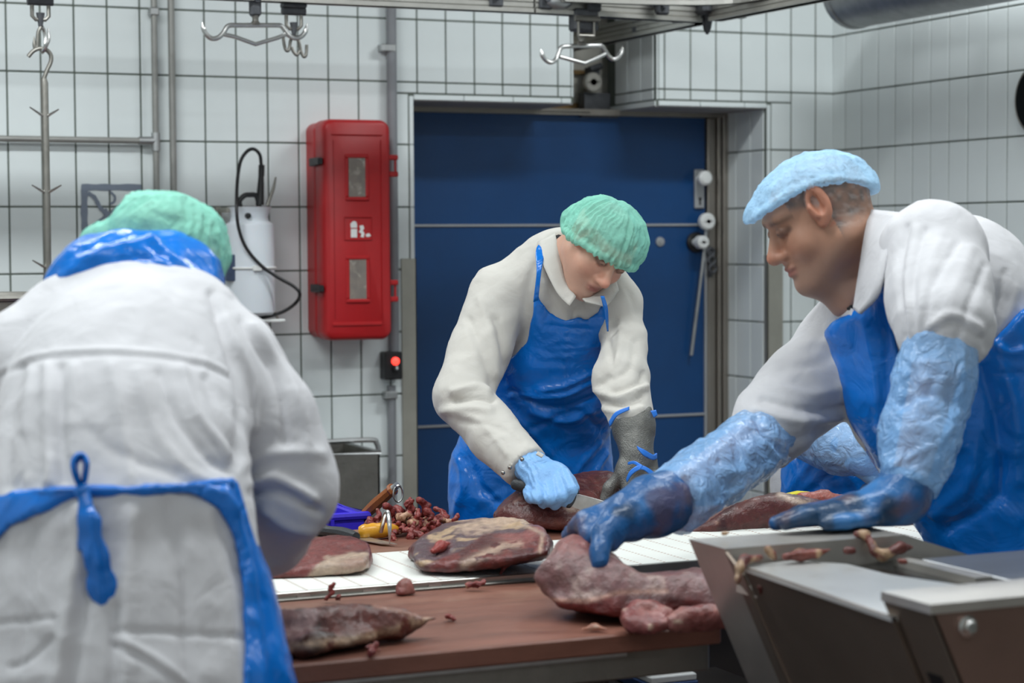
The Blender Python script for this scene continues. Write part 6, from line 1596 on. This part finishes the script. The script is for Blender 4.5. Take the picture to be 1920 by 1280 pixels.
# ================================================================== fourth worker, mostly hidden behind the right man
def hidden_man():
    P = lambda x, y, d: globals()['P'](x, y, d + .12)
    hp_ = P(1610, 900, 4.80)
    o = empty('person', v2w([hp_[0], hp_[1], 0]), 'worker in blue apron mostly hidden behind the leaning man', 'person')
    C = P(1745, 500, 4.62); A = frame((-.3, -.55, -.78), (-.2, -.6, .77))
    shR, elR, wrR = P(1560, 640, 4.72), P(1510, 830, 4.60), P(1600, 850, 4.45)
    shL, elL, wrL = P(1800, 640, 4.72), P(1830, 830, 4.6), P(1720, 900, 4.45)
    nb = P(1710, 580, 4.70)
    lo = np.minimum.reduce([shR, elR, wrR]) - .16; hi = np.maximum.reduce([shL, elL, hp_, C]) + .2; lo[2] = 0; hi[2] = C[2] + .15
    F = Field(lo, hi, .012, ([(C[0] - .12, C[0] + .12, .005)], [(C[1] - .13, C[1] + .12, .005)], [(C[2] - .13, C[2] + .12, .005)]))
    F.chain([nb, P(1680, 650, 4.72), P(1640, 800, 4.78), hp_], [.06, .11, .11, .12], .04, flat=(DEPTH, 1.25))
    F.chain([nb, shR, elR, wrR], [.05, .04, .03, .026], .015); F.chain([nb, shL, elL, wrL], [.05, .04, .03, .026], .015)
    hand_sdf(F, wrR, (.7, -.3, -.5), (-.2, -.5, .8), -1); hand_sdf(F, wrL, (-.7, -.3, -.5), (.2, -.5, .8), 1)
    for s in (-1, 1): F.chain([hp_ + [s * .07, 0, -.03], np.array([hp_[0] + s * .1, hp_[1], .5]), np.array([hp_[0] + s * .1, hp_[1], .06])], [.085, .06, .045], .02)
    L = head_sdf(F, C, A); F.cone(L(0, -.03, -.05), nb, .056, .06, .02)
    v, Q = F.mesh(2); to_obj('body', v, Q, M['skin'], o, head_colors(v, C, A, 1, lin(200, 150, 130), lin(80, 64, 52), lambda x, y, z: smoothstep(.045, .055, z)))
    legs(o, hp_, (0, -1, 0))
    lo = np.array([P(1400, 700, 4.6)[0], 4.3, .5]); hi = np.array([P(1960, 700, 4.8)[0], 5.1, P(1700, 500, 4.7)[2]])
    T = Field(lo, hi, .0085)
    T.chain([P(1690, 640, 4.72), P(1650, 790, 4.78), P(1600, 900, 4.80), P(1600, 1100, 4.82), P(1600, 1300, 4.82)], [.15, .16, .185, .19, .20], .05, flat=(DEPTH, 1.35))
    T.chain([P(1700, 590, 4.71), P(1575, 640, 4.72)], [.07, .07], .05); T.chain([P(1700, 590, 4.71), P(1795, 640, 4.72)], [.07, .07], .05)
    S = T.copy()
    T.chain([P(1562, 650, 4.72), P(1522, 800, 4.62)], [.072, .06], .02); T.chain([P(1522, 800, 4.62), P(1600, 845, 4.46)], [.06, .045], .015)
    T.chain([P(1800, 650, 4.72), P(1830, 830, 4.6), P(1720, 895, 4.46)], [.072, .06, .045], .02)
    cloth('coat', T, M['coat'], o, [], amp=.003, scale=10, seed=71)
    S2 = S.copy(); S2.offset(.010); S2.outline([(1467, 830), (1520, 700), (1640, 660), (1800, 700), (1760, 1000), (1750, 1400), (1462, 1400)], .002); S2.plane(np.array([0, 4.86, 0]), (0, 1, 0))
    cloth('apron', S2, M['apron'], o, [([(1480, 920), (1530, 860), (1600, 830)], 7, .006), ([(1500, 940), (1560, 890), (1640, 870)], 7, -.006), ([(1560, 860), (1590, 890), (1610, 920)], 5, .005)], amp=.003, scale=12, seed=73)
    F = Field(P(1560, 825, 4.5) - .18, P(1560, 825, 4.5) + .18, .006)
    F.chain([P(1520, 815, 4.60), P(1580, 838, 4.48), P(1625, 852, 4.42)], [.062, .060, .052], .02)
    cloth('sleeve_cover', F, M['sleeve'], o, [], amp=.004, scale=22, seed=75)
    Ac = cap_frame(A, .42); cap_obj('cap', C + A[2] * .02, Ac, (.092, .104, .088), -.02, M['capg'], o, seed=9, step=.006, skull=(C, A, 1.))
    for s, wq, ff in ((-1, wrR, .7), (1, wrL, -.7)):
        F = Field(wq - .2, wq + .2, .006); hand_sdf(F, wq, (ff, -.3, -.5), (-.2 * ff, -.5, .8), s, s=.97, r=.003); v, Q = F.mesh(2); to_obj('glove', v, Q, M['nitrile'], o)
    return o
for fn in (middle_man, left_man, right_man, hidden_man):
    fn()
# ------------------------------------------------------------------ tools on the rear board
kf = empty('boning_knife', W(640, 1000, 4.05), 'boning knife with black grip lying on the rear board', 'knife')
zk = ZT + .012
pa = lambda px, py, dz=.012: onZ(px, py, ZT + dz)
px_l = [pa(585, 990), pa(610, 995), pa(640, 999), pa(668, 1006)]
MB().tube(spline(px_l, 4), [.010, .012, .0125, .013, .012, .011, .0115, .012, .0125, .0125, .012, .011, .009], 10).build('handle', M['black_h'], kf)
bp = [pa(660, 1002, .006), pa(690, 1008, .006), pa(745, 1021, .004), pa(715, 1020, .004), pa(668, 1012, .004)]
MB().prism(bp, (0, 0, 1), .002).build('blade', M['blade'], kf, smooth=0)
hk = empty('meat_hook', W(700, 1000, 4.0), 'meat hook with glossy yellow grip beside the trimmings', 'hook tool')
hs = [pa(674, 998, .016), pa(690, 996, .018), pa(712, 994, .018), pa(732, 993, .016), pa(748, 993, .012)]
MB().tube(spline(hs, 4), [.012, .014, .0155, .016, .015, .016, .0165, .015, .0155, .016, .015, .013, .0135, .012, .010, .008, .006], 12).build('grip', M['yellow_h'], hk)
c = pa(714, 996, .02)
u = np.array([ct, -st, 0]); fwv = np.array([st, ct, 0])
hkp = [c, c + u * .006 - fwv * .02 + [0, 0, .02], c + u * .012 - fwv * .04 + [0, 0, .04], c + u * .018 - fwv * .055 + [0, 0, .045], c + u * .022 - fwv * .07 + [0, 0, .02], c + u * .022 - fwv * .075 + [0, 0, -.015]]
MB().tube(spline(hkp, 5), [.0048] * 20 + [.0045, .004, .0035, .0025, .0015, .001], 8).build('hook', M['chrome'], hk)
ss = empty('sharpening_steel', W(690, 960, 4.5), 'sharpening steel with wooden grip sticking out of the crate', 'sharpening steel')
A0, A1 = W(672, 975, 4.50), W(744, 910, 4.42)
dv = (A1 - A0)
hpts = [A0 + dv * t for t in (.16, .2, .24, .5, .78, .84, .88, .92)]
MB().tube(hpts, [.008, .012, .0125, .0145, .0125, .0115, .015, .012], 8).build('grip', M['wood_h'], ss, smooth=20)
MB().tube([A0 - dv * .45, A0 + dv * .05], .0055, 10).tube([A0 + dv * .05, A0 + dv * .17], [.007, .0105], 10).build('rod', M['galv'], ss)
MB().tube([A0 + dv * .92, A0 + dv * .97, A0 + dv * 1.02], [.009, .007, .0075], 10).build('ferrule', M['galv'], ss)
e = A0 + dv * 1.03
MB().tube(arc(e + np.array([0, 0, -.02]), .018, 0, 2 * math.pi, u * .55 + fwv * .2, (0, 0, 1), 17)[:-1], .0024, 6, close=True).build('ring', M['chrome'], ss)
# blue crate on the far side of the table, standing on a trolley
cx0, cy0 = onY(560, 990, -1.86)[0], -1.9
cr_ = empty('meat_crate', (cx0, cy0, .7), 'violet blue plastic crate behind the left end of table', 'crate')
c1 = onY(690, 990, -1.95); CZ = onY(650, 968, -1.95)[2]
bx1 = c1[0]; bx0_ = bx1 - .42; by0, by1 = -1.95, -1.62; z0_ = .78
for nm, A, B in (('wall', (bx0_, by0, z0_), (bx1, by0 + .012, CZ)), ('wall', (bx0_, by1 - .012, z0_), (bx1, by1, CZ)), ('wall', (bx0_, by0, z0_), (bx0_ + .012, by1, CZ)), ('wall', (bx1 - .012, by0, z0_), (bx1, by1, CZ)), ('base', (bx0_, by0, z0_), (bx1, by1, z0_ + .012))):
    MB().box(A, B, .003).build(nm, M['crate_b'], cr_, smooth=0)
MB().tube([(bx0_, by0, CZ), (bx1, by0, CZ), (bx1, by1, CZ), (bx0_, by1, CZ)], .009, 8, close=True).build('rim', M['crate_b'], cr_)
for t in (.2, .4, .6, .8): MB().box((bx0_ + (bx1 - bx0_) * t - .004, by0 - .008, z0_ + .01), (bx0_ + (bx1 - bx0_) * t + .004, by0 + .002, CZ - .006)).build('rib', M['crate_b'], cr_, smooth=0)
# tilted second crate lying in it, as its sloping end shows
MB().prism([onY(612, 944, -1.75), onY(688, 964, -1.78), onY(688, 985, -1.78), onY(612, 985, -1.75)], (0, 1, 0), .01).build('inner_flap', M['crate_b'], cr_, smooth=0)
tr = empty('crate_trolley', ((bx0_ + bx1) / 2, (by0 + by1) / 2, 0), 'low dark trolley carrying the violet blue crate', 'trolley')
MB().box((bx0_ - .02, by0 - .02, z0_ - .03), (bx1 + .02, by1 + .02, z0_ - .001)).build('deck', M['steel_d'], tr, smooth=0)
for x in (bx0_ + .02, bx1 - .02):
    for y in (by0 + .02, by1 - .02): MB().tube([(x, y, 0), (x, y, z0_ - .03)], .015, 8).build('leg', M['steel_d'], tr)
# yellow handled knives at the far right of the rear board
for i, (x0, x1, y0, y1, lab) in enumerate(((1480, 1518, 929, 926, 'bright yellow knife grip behind the dark tapering muscle'), (1534, 1556, 931, 928, 'yellow knife grip with steel tip near the hidden worker'))):
    k = empty('trimming_knife', W(x0, y0, 4.5), lab, 'knife')
    a, b = W(x0 - 6, y0 + 3, 4.46), W(x1, y1 + 2, 4.47)
    MB().tube([a, a * .5 + b * .5 + [0, 0, .002], b], [.009, .0105, .008], 10).build('grip', M['yellow_k'], k)
    dvv = unit(b - a); MB().tube([b, b + dvv * .02], [.007, .003], 8).build('tip', M['galv'], k)
    MB().prism([a, a - dvv * .13 + [0, 0, -.01], a - dvv * .02 + [0, 0, -.022]], (0, 1, 0), .002).build('blade', M['blade'], k, smooth=0)
# scraps hanging on the chute machine
def mbit(pts, rs, seed, lab):
    F = box_field([P(*p) for p in pts], .003, .03); F.chain([P(*p) for p in pts], rs, .006, mar=.02)
    def cf(v, N, px, py):
        c = mixc(np.tile(lin(150, 84, 74), (len(v), 1)), lin(110, 54, 48), smoothstep(-.2, .4, fbm(v, 40, seed))); return mixc(c, lin(204, 172, 136), smoothstep(.3, .6, fbm(v, 44, seed + 2)))
    meat('meat_scrap', F, lab, cf, .002, 40, seed)
mbit([(1384, 1090, 2.90), (1386, 1065, 2.91), (1396, 1048, 2.93), (1425, 1046, 2.95)], [.004, .006, .008, .006], 201, 'limp meat scrap hanging over the left end of trough')
mbit([(1440, 1030, 2.96), (1448, 1038, 2.96), (1452, 1046, 2.96)], [.007, .006, .005], 203, 'cream fat scrap in the steel trough near its left end')
mbit([(1470, 1044, 2.97), (1500, 1040, 2.99), (1530, 1038, 3.0), (1556, 1030, 3.01)], [.006, .009, .007, .004], 205, 'row of red scraps along the trough bottom')
mbit([(1606, 1002, 3.07), (1622, 1004, 3.07), (1634, 1018, 3.06), (1640, 1034, 3.05), (1655, 1042, 3.05), (1690, 1026, 3.07), (1712, 1026, 3.08)], [.006, .008, .006, .006, .008, .007, .003], 207, 'twisted meat shred over the rear wall of trough')
A_, B_, C_ = np.array([XA, -3.615, MZ - .019]), np.array([XA, -3.985, MZ - .03]), np.array([XA + .34, -3.985, .40])
nn = unit(np.cross(B_ - A_, C_ - A_))
def dpan(px, py): r = np.array([*wray(px, py)[:2], ray_view(px, py)[2]]); return ((A_ - CAM) @ nn) / (r @ nn)
mbit([(1425, 1100, dpan(1425, 1100)), (1427, 1112, dpan(1427, 1112))], [.004, .003], 209, 'small meat shred stuck to the dark side panel')
mbit([(1356, 1000, 3.06), (1366, 999, 3.06)], [.005, .003], 211, 'tiny red crumb on the steel rim left of glove')
mbit([(1588, 1032, 3.0), (1600, 1032, 3.0)], [.006, .004], 213, 'round pink scrap in the middle of the trough')
mbit([(1688, 1052, 2.98), (1698, 1052, 2.98)], [.006, .005], 215, 'round pink scrap on the deck edge at right')
# tray and rail seen in the dark under the table end
ut = empty('floor_tray', (.72, -2.9, .70), 'pale and blue tray on the shelf under table end', 'tray')
q0, q1 = W(1192, 1258, 3.6), W(1262, 1256, 3.7)
zt_ = q0[2]
MB().box((q0[0], q0[1] - .06, zt_ - .012), (q0[0] + .09, min(q0[1] + .12, -2.87), zt_), .002).build('tray_top', M['white_pl'], ut, smooth=0)
MB().box((q0[0] - .002, q0[1] - .062, zt_ - .03), (q0[0] + .092, min(q0[1] + .122, -2.866), zt_ - .0125), .002).build('tray_rim', mat('blue tray rim', srgb(60, 84, 130), .5), ut, smooth=0)
us = empty('under_shelf', (q0[0], q0[1], 0), 'dark shelf frame beneath the cutting table', 'shelf')
MB().box((q0[0] - .6, q0[1] - .07, zt_ - .055), (q0[0] + .22, -2.862, zt_ - .031), .002).build('shelf_board', M['dark'], us, smooth=0)
for x in (q0[0] - .55, q0[0] + .19):
    for y in (q0[1] - .05, -2.88): MB().box((x - .015, y - .015, 0), (x + .015, y + .015, zt_ - .055)).build('leg', M['dark'], us, smooth=0)
MB().box((q0[0] + .1, q0[1] - .072, zt_ - .04), (q0[0] + .21, q0[1] - .066, zt_ - .034)).build('edge_trim', M['galv'], us, smooth=0)
# steel tub on a stand behind the left man
tbp = W(20, 566, 4.6)
tw = empty('steel_tub', (tbp[0], tbp[1], 0), 'steel tub rim just showing behind the left shoulder', 'tub')
rx = .17; cz = W(60, 556, 4.6)[2]; cc = W(-20, 556, 4.6); 
MB().tube([(cc[0] + rx * math.cos(a), cc[1] + rx * math.sin(a), cz) for a in np.linspace(0, 2 * math.pi, 33)[:-1]], .008, 8, close=True).build('rim', M['steel_d'], tw)
MB().lathe((cc[0], cc[1], cz - .3), (0, 0, 1), [(0, .12), (.01, .14), (.3, rx), (.3, rx - .008), (.02, .13), (.02, .001)], 32).build('bowl', M['steel_d'], tw)
MB().tube([(cc[0], cc[1], 0), (cc[0], cc[1], cz - .3)], .03, 10).build('post', M['steel_d'], tw)
MB().lathe((cc[0], cc[1], 0), (0, 0, 1), [(0, .2), (.02, .2), (.03, .03)], 24).build('foot', M['steel_d'], tw)
